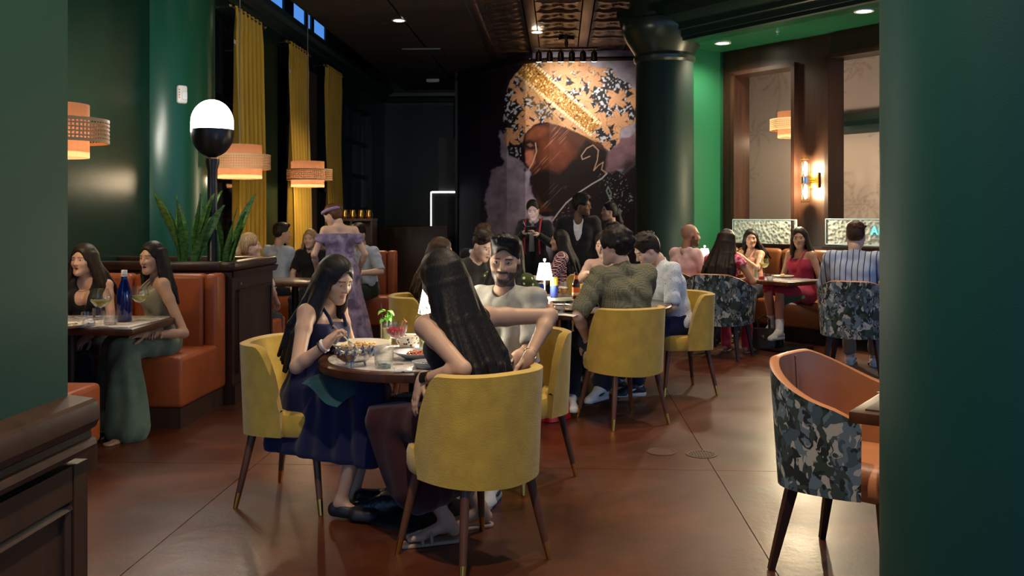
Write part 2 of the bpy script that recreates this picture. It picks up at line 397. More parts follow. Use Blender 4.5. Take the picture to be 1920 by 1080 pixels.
def person(label, X, d, face, seat=.47, s=1., sex='m', lean=0., side=0., tw=0., head=(0, 0, 0), hands=(None, None), elbows=(None, None), feet=(None, None), knees=(None, None),
           skin=(.52, .33, .23), hair=None, clothes=(), shoes=None, beard=0., brow=(.02, .012, .01), curl=(.5, .5), palm=(None, None), hdir=(None, None), vox=None, lips=None, jaw=1., open_=0., stout=1., iris=(.05, .025, .012), extra=None, pz=None, eyelook=(0, 0), group=None):
    """X, d: camera-frame floor place of the pelvis; face: degrees left of straight away from the camera"""
    yaw = PSI + math.radians(face); base = cw(X, d); Mi = (Matrix.Translation(base) @ Matrix.Rotation(yaw, 4, 'Z')).inverted()
    def loc(p):
        if p is None: return None
        if isinstance(p, Vector): p = Mi @ p
        return V(*p)
    vox = vox or max(.0062, d * .00135); fv = vox * .58
    f = sex == 'f'; z0 = pz if pz is not None else ((seat + .09) if seat is not None else .93 * s)
    P0 = V(0, 0, z0); Rl = rotm('X', -lean) @ rotm('Y', side); up = Rl @ V(0, 0, 1)
    Rs = Rl @ rotm('Z', tw)                                         # shoulder frame
    sp = .50 * s; Cw = P0 + up * .20 * s; Cc = P0 + up * .34 * s; S = P0 + up * (.455 * s); Nk = P0 + up * sp + Rs @ V(0, .005, 0)
    rt = Rs @ V(1, 0, 0); fw = Rs @ V(0, 1, 0); hx = rotm('Z', tw * .3) @ V(1, 0, 0)
    sw = (.155 if f else .185) * s * (1 + (stout - 1) * .4)
    hy, hp, hr = head; Rh = Rs @ rotm('Z', hy) @ rotm('X', -hp) @ rotm('Y', hr)
    hs = s * (.95 if f else 1.0); Nt = Nk + unit(up * .85 + (Rh @ V(0, .25, .6)) * .5) * .062 * s
    Hc = Nt + Rh @ (V(0, .035, .105) * hs)
    pr = []
    # trunk
    cx, cr = (.058, .088) if f else (.078, .105); wx, wr = (.042, .080) if f else (.055, .096); hxw, hr_ = (.074, .108) if f else (.070, .105)
    for q in (-1, 1):
        pr.append(cone(P0 + hx * q * hxw * s, hr_ * s * stout, Cw + (hx + rt) * .5 * q * wx * s, wr * s * stout, .04, 'pelv' if False else 'torso'))
        pr.append(cone(Cw + (hx + rt) * .5 * q * wx * s, wr * s * stout, Cc + rt * q * cx * s, cr * s * (1 + (stout - 1) * .6), .04, 'torso'))
        pr.append(cone(Cc + rt * q * cx * s, cr * s * .98, S + rt * q * (sw - .07 * s) - up * .045 * s, .062 * s, .04, 'chest'))
        pr.append(cone(Nk - up * .01, .044 * s, S + rt * q * sw * .92, .046 * s, .035, 'sh'))
        if f: pr.append(ell(Cc + rt * q * .068 * s + fw * .072 * s + up * .005, V(.062, .055, .06) * s * (stout ** .5), Rs, .035, 'bust'))
    pr.append(cone(Nk - up * .03, .056 * s if not f else .048 * s, Nt, .052 * s if not f else .044 * s, .025, 'neck'))
    pr.append(cone(Nt, .050 * s if not f else .042 * s, Hc + Rh @ V(0, -.01, -.03), .05 * s if not f else .042 * s, .02, 'neck'))
    hp_, eyes = head_prims(Hc, Rh, hs, sex, beard, jaw, open_); pr += hp_
    # arms: index 0 = the person's left (-x), 1 = right
    ua, fa = .285 * s, .255 * s; fine = [(Hc - .145, Hc + .145)]; J = dict(S=S, Nk=Nk, Nt=Nt, Hc=Hc, Rh=Rh, up=up, rt=rt, fw=fw, Cc=Cc, P0=P0, Cw=Cw)
    ar = (.041, .034, .023) if f else (.049, .040, .028)
    for i, q in ((0, -1), (1, 1)):
        sh = S + rt * q * sw; tg = loc(hands[i]); el = loc(elbows[i])
        if tg is None: tg = V(q * .16 * s, .34 * s, (seat if seat is not None else .7) + .16) if seat is not None else sh + V(q * .05, .06, -.53 * s)
        if el is None: el, tg = ik(sh, tg, ua, fa, Rs @ V(q * .7, -.35, -.8))
        pr.append(cone(sh, ar[0] * 1.22 * s * stout ** .5, sh + (el - sh) * .3, ar[0] * s * stout ** .5, .03, 'ua%d' % i))
        pr.append(cone(sh + (el - sh) * .3, ar[0] * s * stout ** .5, el, ar[1] * s, .02, 'ua%d' % i))
        pr.append(cone(el, ar[1] * s, el + (tg - el) * .3, ar[1] * 1.02 * s, .015, 'fa%d' % i))
        pr.append(cone(el + (tg - el) * .3, ar[1] * 1.02 * s, tg, ar[2] * s, .015, 'fa%d' % i))
        hd = unit(tg - el) if hdir[i] is None else unit(loc(hdir[i]) - tg if isinstance(hdir[i], Vector) else V(*hdir[i]))
        pn = V(*(palm[i] or (-q * .25, .1, -1)))
        pr += hand_prims(tg, hd, pn, -q if np.cross(hd, pn) @ V(1, 0, 0) * q > 0 else q, s * (.92 if f else 1), curl[i], fv * .62)
        hc = tg + hd * .08; fine.append((hc - .11, hc + .11)); J['el%d' % i] = el; J['wr%d' % i] = tg; J['sh%d' % i] = sh; J['hd%d' % i] = hd
    # legs
    th, cf = .43 * s, .42 * s
    for i, q in ((0, -1), (1, 1)):
        h = P0 + hx * q * .085 * s - V(0, 0, .01); ft = loc(feet[i]); kn = loc(knees[i])
        if ft is None: ft = V(q * .11, .42 * s, .085) if seat is not None else V(q * .09, 0, .085)
        if kn is None: kn, ft = ik(h, ft, th, cf, V(q * .12, 1, .35 if seat is not None else .0))
        lr = (.078, .050, .031) if f else (.080, .053, .036)
        pr.append(cone(h, lr[0] * 1.08 * s * stout, kn, lr[1] * s, .03, 'th%d' % i))
        mid = kn + (ft - kn) * .33 - unit(np.cross(np.cross(ft - kn, kn - h), ft - kn)) * -.008
        pr.append(cone(kn, lr[1] * s, mid, lr[1] * 1.02 * s, .02, 'ca%d' % i)); pr.append(cone(mid, lr[1] * 1.02 * s, ft, lr[2] * s, .02, 'ca%d' % i))
        fd = (ft - h); fd[2] = 0; fd = unit(V(0, 1, 0) + .3 * unit(fd)) if np.linalg.norm(fd) > .05 else V(0, 1, 0)
        if i in (0, 1) and extra and 'toe%d' % i in extra: fd = unit(loc(extra['toe%d' % i]) * V(1, 1, 0) - ft * V(1, 1, 0))
        heel = ft - fd * .035 * s + V(0, 0, -.05 * s); ball = ft + fd * .12 * s + V(0, 0, -.06 * s); toe = ft + fd * .175 * s + V(0, 0, -.066 * s)
        pr.append(cone(ft, .032 * s, heel, .028 * s, .02, 'ft%d' % i)); pr.append(cone(ft + V(0, 0, -.02), .03 * s, ball, .022 * s, .02, 'ft%d' % i))
        pr.append(cone(ball - np.cross(fd, V(0, 0, 1)) * .018, .020 * s, toe - np.cross(fd, V(0, 0, 1)) * .015, .014 * s, .012, 'ft%d' % i))
        pr.append(cone(ball + np.cross(fd, V(0, 0, 1)) * .018, .020 * s, toe + np.cross(fd, V(0, 0, 1)) * .015, .014 * s, .012, 'ft%d' % i))
        J['kn%d' % i] = kn; J['ft%d' % i] = ft; J['h%d' % i] = h; J['fd%d' % i] = fd; J['heel%d' % i] = heel; J['toe%d' % i] = toe
    lo, hi = bounds(pr, .02)
    axs = [axis_pts(lo[i], hi[i], vox, fv, [(a[i], b[i]) for a, b in fine]) for i in range(3)]
    F = Field(*axs)
    for p in pr: F.put(p, p.get('op', 'u'))
    P, Q = F.mesh()
    # natural colouring of the skin: lips, brows, beard
    c = np.tile(np.array(skin), (len(P), 1)); h = ((P - Hc) @ Rh) / hs; x, y, z = np.abs(h[:, 0]), h[:, 1], h[:, 2]
    inh = (y > .03) & (np.abs(z) < .14) & (x < .09)
    def blend(mask, colr, a): 
        mk = (np.clip(mask, 0, 1) * a)[:, None]; c[:] = c * (1 - mk) + np.array(colr) * mk
    if beard:
        e = np.clip((-.030 - z + .35 * np.maximum(y - .02, 0) * 0) / .008, 0, 1) * np.clip((y + .025) / .02, 0, 1)
        chk = np.clip((x * 1.0 - .030 - .9 * np.maximum(-.052 - z, -.02) * -1) / .01, 0, 1)
        low = np.clip((-.078 - z) / .008, 0, 1); must = np.clip((.009 - np.abs(z + .0465)) / .003, 0, 1) * np.clip((.036 - x) / .006, 0, 1) * (y > .07)
        sidb = np.maximum(np.clip((x - .034) / .006, 0, 1) * np.clip((-.036 - z - .25 * (x - .04)) / .010, 0, 1), np.clip((x - .058) / .006, 0, 1) * np.clip((.0 - z) / .01, 0, 1) * (y < .03) * (y > -.005))
        rq = (x / .026) ** 2 + ((z + .064) / .0145) ** 2; must = np.maximum(must, np.clip((rq - 1.25) * 4, 0, 1) * np.clip((3.4 - rq) * 2, 0, 1) * (z < -.045) * (y > .05) * .8)
        bm_ = np.maximum(np.maximum(low, must), sidb) * np.clip((y + .03) / .02, 0, 1) * (z > -.135) * (x < .09)
        blend(bm_, brow, beard)
    blend(inh * np.clip(1.25 - (((x) / .024) ** 2 + ((z + .064 + (.006 if open_ else 0)) / (.0125 + .006 * open_)) ** 2), 0, 1) * 3 * (y > .07), lips or (skin[0] * .72, skin[1] * .48, skin[2] * .48), .75 if f else .5)
    if open_: blend(inh * np.clip(1.2 - ((x / .015) ** 2 + ((z + .068) / .006) ** 2), 0, 1) * 3, (.05, .012, .012), .9)
    blend(inh * np.clip((.0048 - np.abs(z - (.0285 - 3.5 * (x - .03) ** 2 + (0 if f else -.002)))) / .002, 0, 1) * np.clip((.0225 - np.abs(x - .033)) / .003, 0, 1) * (y > .05), brow, .92 if not f else .85)
    body = np_mesh('person', P, Q, SKIN, None, c); body.location = base; body.rotation_euler = (0, 0, yaw)
    tag(body, label, 'person', group)
    em = eye_mat(iris)
    for e in eyes:
        mb = MB(); r_ = .0122 * hs
        mb.lathe([(0, -r_)] + [(r_ * math.sin(t * math.pi / 8), -r_ * math.cos(t * math.pi / 8)) for t in range(1, 8)] + [(0, r_)], n=12, M=Matrix.Rotation(-math.pi / 2, 3, 'X'))
        eo = obj('eye', mb, em, body); eo.location = Vector(e)
        eo.rotation_euler = (Matrix(Rh.tolist()) @ Matrix.Rotation(math.radians(eyelook[0]), 3, 'Z') @ Matrix.Rotation(math.radians(-eyelook[1]), 3, 'X')).to_euler()
    if hair: make_hair(body, J, hs, vox, **hair)
    for cdef in clothes: garment(body, J, pr, vox, s, f, **cdef)
    if shoes: make_shoes(body, J, s, **shoes)
    J['pr'] = pr; J['body'] = body; J['Mi'] = Mi; J['vox'] = vox
    return body, J

def make_hair(body, J, s, vox, kind='short', m=None, length=.4, locks=26, back=1., vol=0., spread=(-115, 115), toward=(0, -.1), jit=.012, part=0., front=0., seedv=1, up_=0., tie=None, thick=1., fine=None):
    Hc, Rh = J['Hc'], J['Rh']; rg = np.random.default_rng(seedv); v = fine or max(.005, vox * .75)
    def P(x, y, z): return Hc + Rh @ (V(x, y, z) * s)
    t = {'short': .010, 'fade': .004, 'long': .013, 'curly': .028, 'bun': .008, 'pony': .009}[kind] + vol
    pr = [ell(P(0, -.017, .035), (V(.077, .096, .093) + t) * s, Rh, .01)]
    if kind in ('long', 'pony', 'bun'): pr.append(ell(P(0, -.035, -.01), (V(.077, .080, .09) + t * .8) * s, Rh, .02))
    if kind == 'short': pr.append(ell(P(0, .03, .095), (V(.062, .065, .035) + vol) * s, Rh, .03)); pr.append(ell(P(0, -.05, -.005), V(.073, .062, .075) * s, Rh, .02))
    if kind == 'fade': pr.append(ell(P(0, .016, .100), (V(.060, .068, .034) + up_) * s, Rh, .03)); pr.append(ell(P(0, -.02, .10), (V(.068, .085, .042) + up_ * .6) * s, Rh, .03))
    cuts = [ell(P(0, .112, -.035 if kind != 'curly' else -.045), V(.069, .078, .125 if kind != 'curly' else .112) * s, Rh, .012)]
    for q in (-1, 1):
        if kind in ('short', 'fade', 'curly', 'bun', 'pony'): cuts.append(ell(P(q * .085, .022, -.035), V(.03, .045, .05) * s, Rh, .012))
        if kind in ('short', 'fade'): cuts.append(ell(P(q * .09, -.01, -.07), V(.05, .06, .055) * s, Rh, .01))
    if kind in ('short', 'fade'): cuts.append(ell(P(0, -.02, -.155), V(.12, .12, .075) * s, Rh, .02))
    if part is not None and kind == 'long': cuts.append(cone(P(part, .09, .118), .005, P(part, -.02, .148 + vol), .005, .012))
    aft = []
    if kind == 'curly':
        for i in range(90):
            th = rg.uniform(0, 2 * math.pi); ph = rg.uniform(-.55, 1.4); r = .100 * s
            q = V(math.cos(ph) * math.cos(th) * .085, math.cos(ph) * math.sin(th) * .105 - .02, math.sin(ph) * .10 + .035)
            if q[1] > .055 and q[2] < .075: continue
            aft.append(ell(P(*q), V(*rg.uniform(.018, .034, 3)) * s, Rh, .006))
    if kind in ('short', 'fade'):
        for i in range(85):
            th = rg.uniform(0, 2 * math.pi); ph = rg.uniform(.45, 1.45); q = V(math.cos(ph) * math.cos(th) * (.078 + t), math.cos(ph) * math.sin(th) * (.097 + t) - .017, math.sin(ph) * (.094 + t + up_ * .9) + .034)
            if q[1] > .05 and q[2] < .085: continue
            dr = V(rg.normal(0, .3), .75 + rg.normal(0, .3), .25 + up_ * 6 + rg.normal(0, .15)); aft.append(cone(P(*(q - .3 * dr * .03)), .011 * s, P(*(q + unit(dr) * (.020 + up_ * .3))), .004 * s, .006))
    if kind == 'fade':
        for x_ in np.linspace(-.055, .055, 13):
            b0 = V(x_, .078 - 6 * x_ * x_, .088 - 4 * x_ * x_ + rg.uniform(-.004, .004)); aft.append(cone(P(*b0), .007 * s, P(*(b0 + V(x_ * .15 + rg.normal(0, .006), .004 + rg.uniform(-.006, .008), .034 + up_))), .013 * s, .006))
    if kind in ('long',):
        for i in range(locks):
            a = math.radians(spread[0] + (spread[1] - spread[0]) * (i + .5) / locks); sx, sy = math.sin(a), -math.cos(a)
            p0 = P(sx * .074, sy * .088 - .015, .05); p1 = P(sx * (.086 + vol), sy * .098 - .018, -.03); j = rg.normal(0, jit, 3)
            L = length * (1 + rg.normal(0, .06)); n = 5; pts = [p0, p1]; 
            tx = V(toward[0] * .5 + sx * .045 * thick, toward[1] * .5, 0); bk = J['fw'] * -.02
            tx2 = V(toward[0] + sx * .06 * thick, toward[1] + (sy * .02), 0)
            pts.append(p1 + V(0, 0, -.30 * L) + tx * .6 + j * .5); pts.append(p1 + V(0, 0, -.65 * L) + tx * .5 + tx2 * .5 + j); pts.append(p1 + V(0, 0, -L) + tx2 + j * 1.6)
            rr = [.020, .021, .020, .017, .009]
            for k in range(len(pts) - 1): aft.append(cone(pts[k], rr[k] * thick, pts[k + 1], rr[k + 1] * thick, .010))
    if kind == 'bun': aft.append(ell(P(0, -.115, .05), V(.045, .04, .045) * s, Rh, .012))
    if kind == 'pony':
        b = P(0, -.115, .02); aft.append(ell(b, V(.03, .03, .03) * s, Rh, .015))
        for i in range(8):
            j = rg.normal(0, .012, 3); q = b + V(toward[0], toward[1], -length) + j * 2
            aft.append(cone(b, .02, (b + q) / 2 + J['fw'] * -.02 + j, .022, .012)); aft.append(cone((b + q) / 2 + J['fw'] * -.02 + j, .022, q, .008, .012))
    lo, hi = bounds(pr + aft, .02); f = Field(*[axis_pts(lo[i], hi[i], v, v, ()) for i in range(3)])
    for p in pr: f.put(p)
    for p in cuts: f.put(p, 's')
    for p in aft: f.put(p)
    Pn, Q = f.mesh()
    ho = np_mesh('hair', Pn, Q, m, body)
    if tie: 
        mb = MB(); mb.lathe([(.028, -.008), (.034, 0), (.028, .008)], n=14, M=Matrix(Rh.tolist()) @ Matrix.Rotation(math.pi / 2, 3, 'X'))
        o = obj('hair_tie', mb, tie, body); o.location = Vector(P(0, -.11, .02))
    return ho

def lerp_cone(p, t0, t1):
    a, b = p['a'], p['b']; q = dict(p); q['a'] = a + (b - a) * t0; q['b'] = a + (b - a) * t1
    q['ra'] = p['ra'] + (p['rb'] - p['ra']) * t0; q['rb'] = p['ra'] + (p['rb'] - p['ra']) * t1; return q
def garment(body, J, pr, vox, s, f, kind='shirt', m=None, sleeve=.75, neck='crew', infl=.011, hem=None, legs=1., name=None, add=(), cutadd=(), fold=.004, top=None, straps=None, flare=0., collar=None, vv=None, vfold=False, cutz=None, neck_deep=False):
    v = vv or max(.007, vox * .95); infl = max(infl, vox * .9); use = []; cuts = []; halves = []; aft = []; fr = fold
    S, Nk, up, fw, rt, Cc, P0 = (J[k] for k in ('S', 'Nk', 'up', 'fw', 'rt', 'Cc', 'P0'))
    def arms(fr_):
        for i in (0, 1):
            fr1 = fr_[i] if isinstance(fr_, (tuple, list)) else fr_
            if fr1 <= 0: continue
            el, sh, wr = J['el%d' % i], J['sh%d' % i], J['wr%d' % i]
            u = [p for p in pr if p['tag'] == 'ua%d' % i]; fa_ = [p for p in pr if p['tag'] == 'fa%d' % i]
            if fr1 <= 1: 
                tot = np.linalg.norm(el - sh); use.extend([u[0]]); q = lerp_cone(u[1], 0, max(.02, (fr1 - .3) / .7)); q['ra'] += .006; q['rb'] += .008; use.append(q)
                halves_arm.append((unit(el - sh), sh + (el - sh) * (fr1 + .03), i))
            else:
                use.extend(u); w = lerp_cone(cone(el, fa_[0]['ra'], wr, fa_[1]['rb'], .015), 0, fr1 - 1); w['rb'] += .006; use.append(w)
    halves_arm = []
    if kind in ('shirt', 'dress', 'top'):
        use += [p for p in pr if p['tag'] in ('torso', 'chest', 'bust')]
        if neck not in ('strap', 'off', 'halter'): use += [p for p in pr if p['tag'] == 'sh']
        if neck in ('strap', 'off', 'halter'):
            halves.append((up + fw * (.0 if neck != 'halter' else -.0), Cc + up * (top if top is not None else .075) * s))
        else:
            cuts.append(cone(Nk + up * .002 + fw * .020, .058 * s if not f else .060 * s, Nk + up * .12 + fw * .02, .085 * s, .006))
        if neck == 'v': cuts.append(cone(Nk + fw * .065 - up * .01, .050 * s, Cc + fw * .135 + up * .02, .026 * s, .01))
        if neck_deep: cuts.append(cone(Nk + fw * .075 - up * .01, .062, P0 + fw * .145 + up * .20, .024, .01)); cuts.append(cone(Nk + fw * .10 - up * .01, .062, P0 + fw * .20 + up * .20, .03, .01))
        if neck == 'scoop': cuts.append(cone(Nk + fw * .06, .085 * s, Nk - up * .05 + fw * .09, .07 * s, .01)); cuts.append(cone(Nk - fw * .05, .075 * s, Nk + up * .1, .09 * s, .01))
        arms(sleeve)
        if kind == 'shirt' or kind == 'top':
            hz = hem if hem is not None else -.10
            halves.append((-up, P0 + up * hz))
        if neck == 'crew' and not (f and sleeve == 0): use.append(cone(Nk - up * .060 * s + fw * .048 * s - rt * .045 * s, .036 * s, Nk - up * .060 * s + fw * .048 * s + rt * .045 * s, .036 * s, .03))
        if collar and vox > .0125: collar = None
        if collar:
            aft.append(cone(Nk - up * .005 + fw * .004, .066 * s, Nk + up * .030, .061 * s, .008))
    if kind in ('trousers', 'dress', 'skirt'):
        if kind != 'dress': use += [p for p in pr if p['tag'] == 'torso'][0::2]; halves.append((up, P0 + up * .10))
        for i in (0, 1):
            use += [p for p in pr if p['tag'] == 'th%d' % i]
            if kind == 'trousers' and legs > .5:
                kn, ft = J['kn%d' % i], J['ft%d' % i]; ca = [p for p in pr if p['tag'] == 'ca%d' % i]
                q = cone(kn, ca[0]['ra'] + flare * .3, kn + (ft - kn) * legs, ca[1]['rb'] + .014 + flare, .02); use.append(q)
                halves.append((unit(ft - kn), kn + (ft - kn) * (legs + .01))) if False else None
    use += list(add)
    lo, hi = bounds(use + aft, infl + 3 * v + .01)
    F = Field(*[axis_pts(lo[i], hi[i], v, v, ()) for i in range(3)])
    for p in use: F.put(p, 'u', infl)
    if fr:
        ph = RNG.uniform(0, 6, 4)
        if vfold: F.folds(fr, lambda X, Y, Z: np.sin(62 * X + 6 * Z + ph[0] + 1.5 * np.sin(9 * Z + ph[1])) * .8 + np.sin(58 * Y + 5 * Z + ph[2] + 1.5 * np.sin(8 * Z)) * .8)
        else: F.folds(fr, lambda X, Y, Z: np.sin(38 * X + 14 * Z + ph[0] + 2 * np.sin(17 * Y)) * np.sin(21 * Z + 12 * Y + ph[1]) + .6 * np.sin(55 * Z + 30 * X + ph[2] + 2 * np.sin(23 * X)))
    for p in list(cuts) + list(cutadd): F.put(p, 's')
    for n, p in halves: F.half(n, p)
    if cutz is not None: F.half(V(0, 0, -1), V(0, 0, cutz))
    for n, p, i in halves_arm:   # sleeve ends: only around that arm
        n = unit(n); e = J['el%d' % i]; L = np.linalg.norm(e - p) + .02
        F.put(cone(p + n * .055, .06, p + n * (.055 + L), .062, .003), 's')
    for p in aft: F.put(p)
    if collar or neck == 'crew': F.put(cone(Nk - up * .02 + fw * .006, (.052 if f else .057) * s, Nk + up * .1 + fw * .02, .07 * s, .004), 's')
    Pn, Q = F.mesh()
    if not len(Q): return
    o = np_mesh(name or kind, Pn, Q, m, body)
    if straps:
        for q in (-1, 1):
            a = Cc + rt * q * .065 * s + fw * .128 * s + up * ((top or .075) - .02) * s; b_ = S + rt * q * .085 * s + up * .062 * s; c_ = Cc + rt * q * .06 * s - fw * .10 * s + up * ((top or .075) - .02) * s
            mb = MB(); pts = [a, a * .55 + b_ * .45 + fw * .018, b_ + fw * .02, b_ - fw * .03, c_ * .55 + b_ * .45 - fw * .012, c_]
            mb.tube([Vector(p) for p in pts], straps, 8); obj('strap', mb, m, body)
    return o
def make_shoes(body, J, s, kind='sneaker', m=None, sole=None, swoosh=None, sock=None, lace=None, which=(0, 1)):
    for i in which:
        ft, fd, heel, toe = J['ft%d' % i], J['fd%d' % i], J['heel%d' % i], J['toe%d' % i]; sd = np.cross(fd, V(0, 0, 1)); z = V(0, 0, 1)
        if kind == 'sneaker':
            pr = [cone(heel + z * .01, .036 * s, ft + fd * .02 - z * .012, .044 * s, .02), cone(ft + fd * .03 - z * .015, .04 * s, toe + z * .008 - fd * .02, .030 * s, .03), cone(toe - fd * .05 + sd * .018, .028, toe + sd * .01, .024, .02), cone(toe - fd * .05 - sd * .018, .028, toe - sd * .01, .024, .02)]
            o = sdf_obj('shoe', pr, m, body, .006, halves=[(-z, heel - z * .022)], cuts=[cone(ft + z * .025 - fd * .005, .036, ft + z * .1, .04, .01)])
            if sole is not None:
                sdf_obj('sole', [cone(heel * V(1, 1, 0) + z * (heel[2] - .02), .038 * s, toe * V(1, 1, 0) + z * (heel[2] - .02), .034 * s, .02)], sole, o, .007, halves=[(z, V(0, 0, heel[2] - .004)), (-z, V(0, 0, heel[2] - .034))])
            if swoosh is not None:
                for q in (-1, 1):
                    mb = MB(); n = 10
                    pts = []
                    for t in range(n + 1):
                        u = t / n; yy = -.02 + .13 * u; zz = -.022 + .03 * (1 - u) ** 2.2 * 0 + (-.012 + .045 * (u - .25) ** 2 * 2 if True else 0)
                        pts.append(Vector(ft + fd * (.095 - .13 * u) * s + sd * q * (.044 - .003 * abs(u - .5)) * s + z * (-.036 + .045 * u ** 1.6)))
                    mb.tube(pts, [.009 - .0078 * abs(2 * (t / n) - .45) for t in range(n + 1)], 6); obj('side_mark', mb, swoosh, o)
            if sock is not None:
                kn = J['kn%d' % i]; a = ft + unit(kn - ft) * .11
                sdf_obj('sock', [cone(ft, .036 * s, a, .041 * s, .01)], sock, body, .007, infl=.006)
        elif kind == 'flat':
            pr = [cone(heel, .034, heel + fd * .05, .032, .02), cone(heel + fd * .05, .03, toe, .026, .02), cone(toe - fd * .06 + sd * .018, .026, toe + sd * .008, .021, .02), cone(toe - fd * .06 - sd * .018, .026, toe - sd * .008, .021, .02)]
            sdf_obj('shoe', pr, m, body, .006, infl=.004, halves=[(-z, heel - z * .03)], cuts=[cone(ft + fd * .03 + z * .03, .05, ft + fd * .07 + z * .03, .045, .01)])
        elif kind == 'sandal':
            o = sdf_obj('sandal', [cone(heel * V(1, 1, 0), .034, toe * V(1, 1, 0) + fd * .02, .036, .02)], m, body, .006, halves=[(z, V(0, 0, .016)), (-z, V(0, 0, .001))])
            for t, h_ in ((.75, .032), (.55, .045)):
                p = heel + (toe - heel) * t; mb = MB()
                mb.tube([Vector(p + sd * .04 * math.cos(a) + V(0, 0, 1) * (-p[2] + .012 + h_ * 1.15 * math.sin(a))) for a in np.linspace(0, math.pi, 9)], .0075, 6)
                obj('strap', mb, m, o or body)
        elif kind == 'dress':
            pr = [cone(heel, .034, ft + fd * .02, .040, .02), cone(ft + fd * .03 - z * .02, .034, toe + fd * .02, .024, .03)]
            sdf_obj('shoe', pr, m, body, .007, halves=[(-z, heel - z * .033)])
# ================================================================== the setting
GREEN = mat('green_paint', srgb(9, 39, 28), rough=.27, spec=.5, var=.06, vscale=2, bump=.10, bscale=220)
GREEN_L = mat('green_gloss', srgb(32, 90, 62), rough=.22, spec=.5, bump=.05, bscale=200)
GREEN_D = mat('green_dark_paint', srgb(12, 40, 33), rough=.4, spec=.4)
def wood_build(c1, c2, sc=3.):
    def b(N, L, co):
        t = tex(N, L, co, 'Noise', sc, (1, 1, .08), Detail=6., Roughness=.65)
        return cramp(N, L, t.outputs[0], [(.3, c1), (.7, c2)]), t.outputs[0]
    return b
WOOD = ramp_mat('dark_wood', wood_build(srgb(30, 17, 11), srgb(56, 33, 22), 14), rough=.38, spec=.45, bump=.08)
WOOD_G = ramp_mat('grey_brown_wood', wood_build(srgb(46, 32, 25), srgb(66, 47, 36), 14), rough=.42, spec=.45, bump=.08)
WALNUT = ramp_mat('walnut', wood_build(srgb(70, 40, 24), srgb(104, 64, 38), 20), rough=.4, spec=.45, bump=.05)
BLACK = mat('black_paint', (.006, .006, .007), rough=.5, spec=.4)
BRASS = mat('brass', srgb(205, 160, 75), rough=.22, metal=1.)
CHROME = mat('chrome', (.75, .75, .75), rough=.12, metal=1.)
WHITE = mat('white_plastic', (.75, .74, .70), rough=.4)
def floor_b(N, L, co):
    a = tex(N, L, co, 'Noise', 1.3, Detail=8., Roughness=.62, Distortion=.8); b = tex(N, L, co, 'Noise', 9., Detail=6., Roughness=.7)
    c1 = cramp(N, L, a.outputs[0], [(.28, srgb(46, 20, 8)), (.5, srgb(78, 36, 15)), (.72, srgb(100, 50, 24))])
    c2 = cramp(N, L, b.outputs[0], [(.3, srgb(90, 60, 46)), (.7, srgb(255, 240, 220))])
    return mixc(N, L, .35, c1, c2, 'MULTIPLY'), b.outputs[0]
FLOOR = ramp_mat('stained_concrete', floor_b, rough=.27, spec=.75, bump=.22)
_fb = FLOOR.node_tree.nodes['Principled BSDF']
_n = FLOOR.node_tree.nodes.new('ShaderNodeTexNoise'); _n.inputs['Scale'].default_value = 4.; _n.inputs['Detail'].default_value = 5
_r = FLOOR.node_tree.nodes.new('ShaderNodeMapRange'); _r.inputs[1].default_value = .3; _r.inputs[2].default_value = .7; _r.inputs[3].default_value = .26; _r.inputs[4].default_value = .42
FLOOR.node_tree.links.new(_n.outputs[0], _r.inputs[0]); FLOOR.node_tree.links.new(_r.outputs[0], _fb.inputs['Roughness'])

# floor: poured slabs with saw-cut joints
fl = struct(obj('floor', MB().box((1., 8.5, -.06), (11, 25, .10)), mat('joint_fill', srgb(38, 22, 16), rough=.8)))
xs = [-4.5, -1.75, .87, 3.5, 6.5]; ys = [-4, -.9, 2.2, 5.3, 8.4, 11.5, 14.6, 17.7, 21]
for i in range(4):
    for j in range(8):
        g = .0022; obj('slab', MB().box(((xs[i] + xs[i+1]) / 2, (ys[j] + ys[j+1]) / 2, -.008), (xs[i+1] - xs[i] - 2 * g, ys[j+1] - ys[j] - 2 * g, .016)), FLOOR, fl, smooth=False)
for i, (px_, py_) in enumerate(((1240, 847), (1315, 852))):
    c = on(px_, py_); t = thing('floor_drain', 'round metal drain cover set in the brown floor' + ('' if i else ', the plainer one'), 'drain', (c.x, c.y, 0), group='floor drains')
    t['label'] = 'slotted round drain cover in the concrete floor' if i else 'plain round cleanout cover in the concrete floor'
    mt = mat('drain_metal', srgb(78, 46, 30), rough=.4, metal=.1)
    obj('rim', MB().lathe([(.075, 0), (.092, .0), (.092, .003), (.080, .004), (.075, .003), (.075, 0)], n=28), mt, t)
    if i:
        obj('plate', MB().lathe([(.075, .0012), (0, .0012)], n=28, caps=False), BLACK, t)
        for k in range(-4, 5):
            w = math.sqrt(.072 ** 2 - (k * .016) ** 2); obj('slat', MB().box((k * .016, 0, .002), (.008, 2 * w, .003)), mt, t)
    else: obj('plate', MB().lathe([(.075, .002), (0, .002)], n=28, caps=False), mt, t)
XL, CE = -3.8, 4.1                                   # left wall, main ceiling
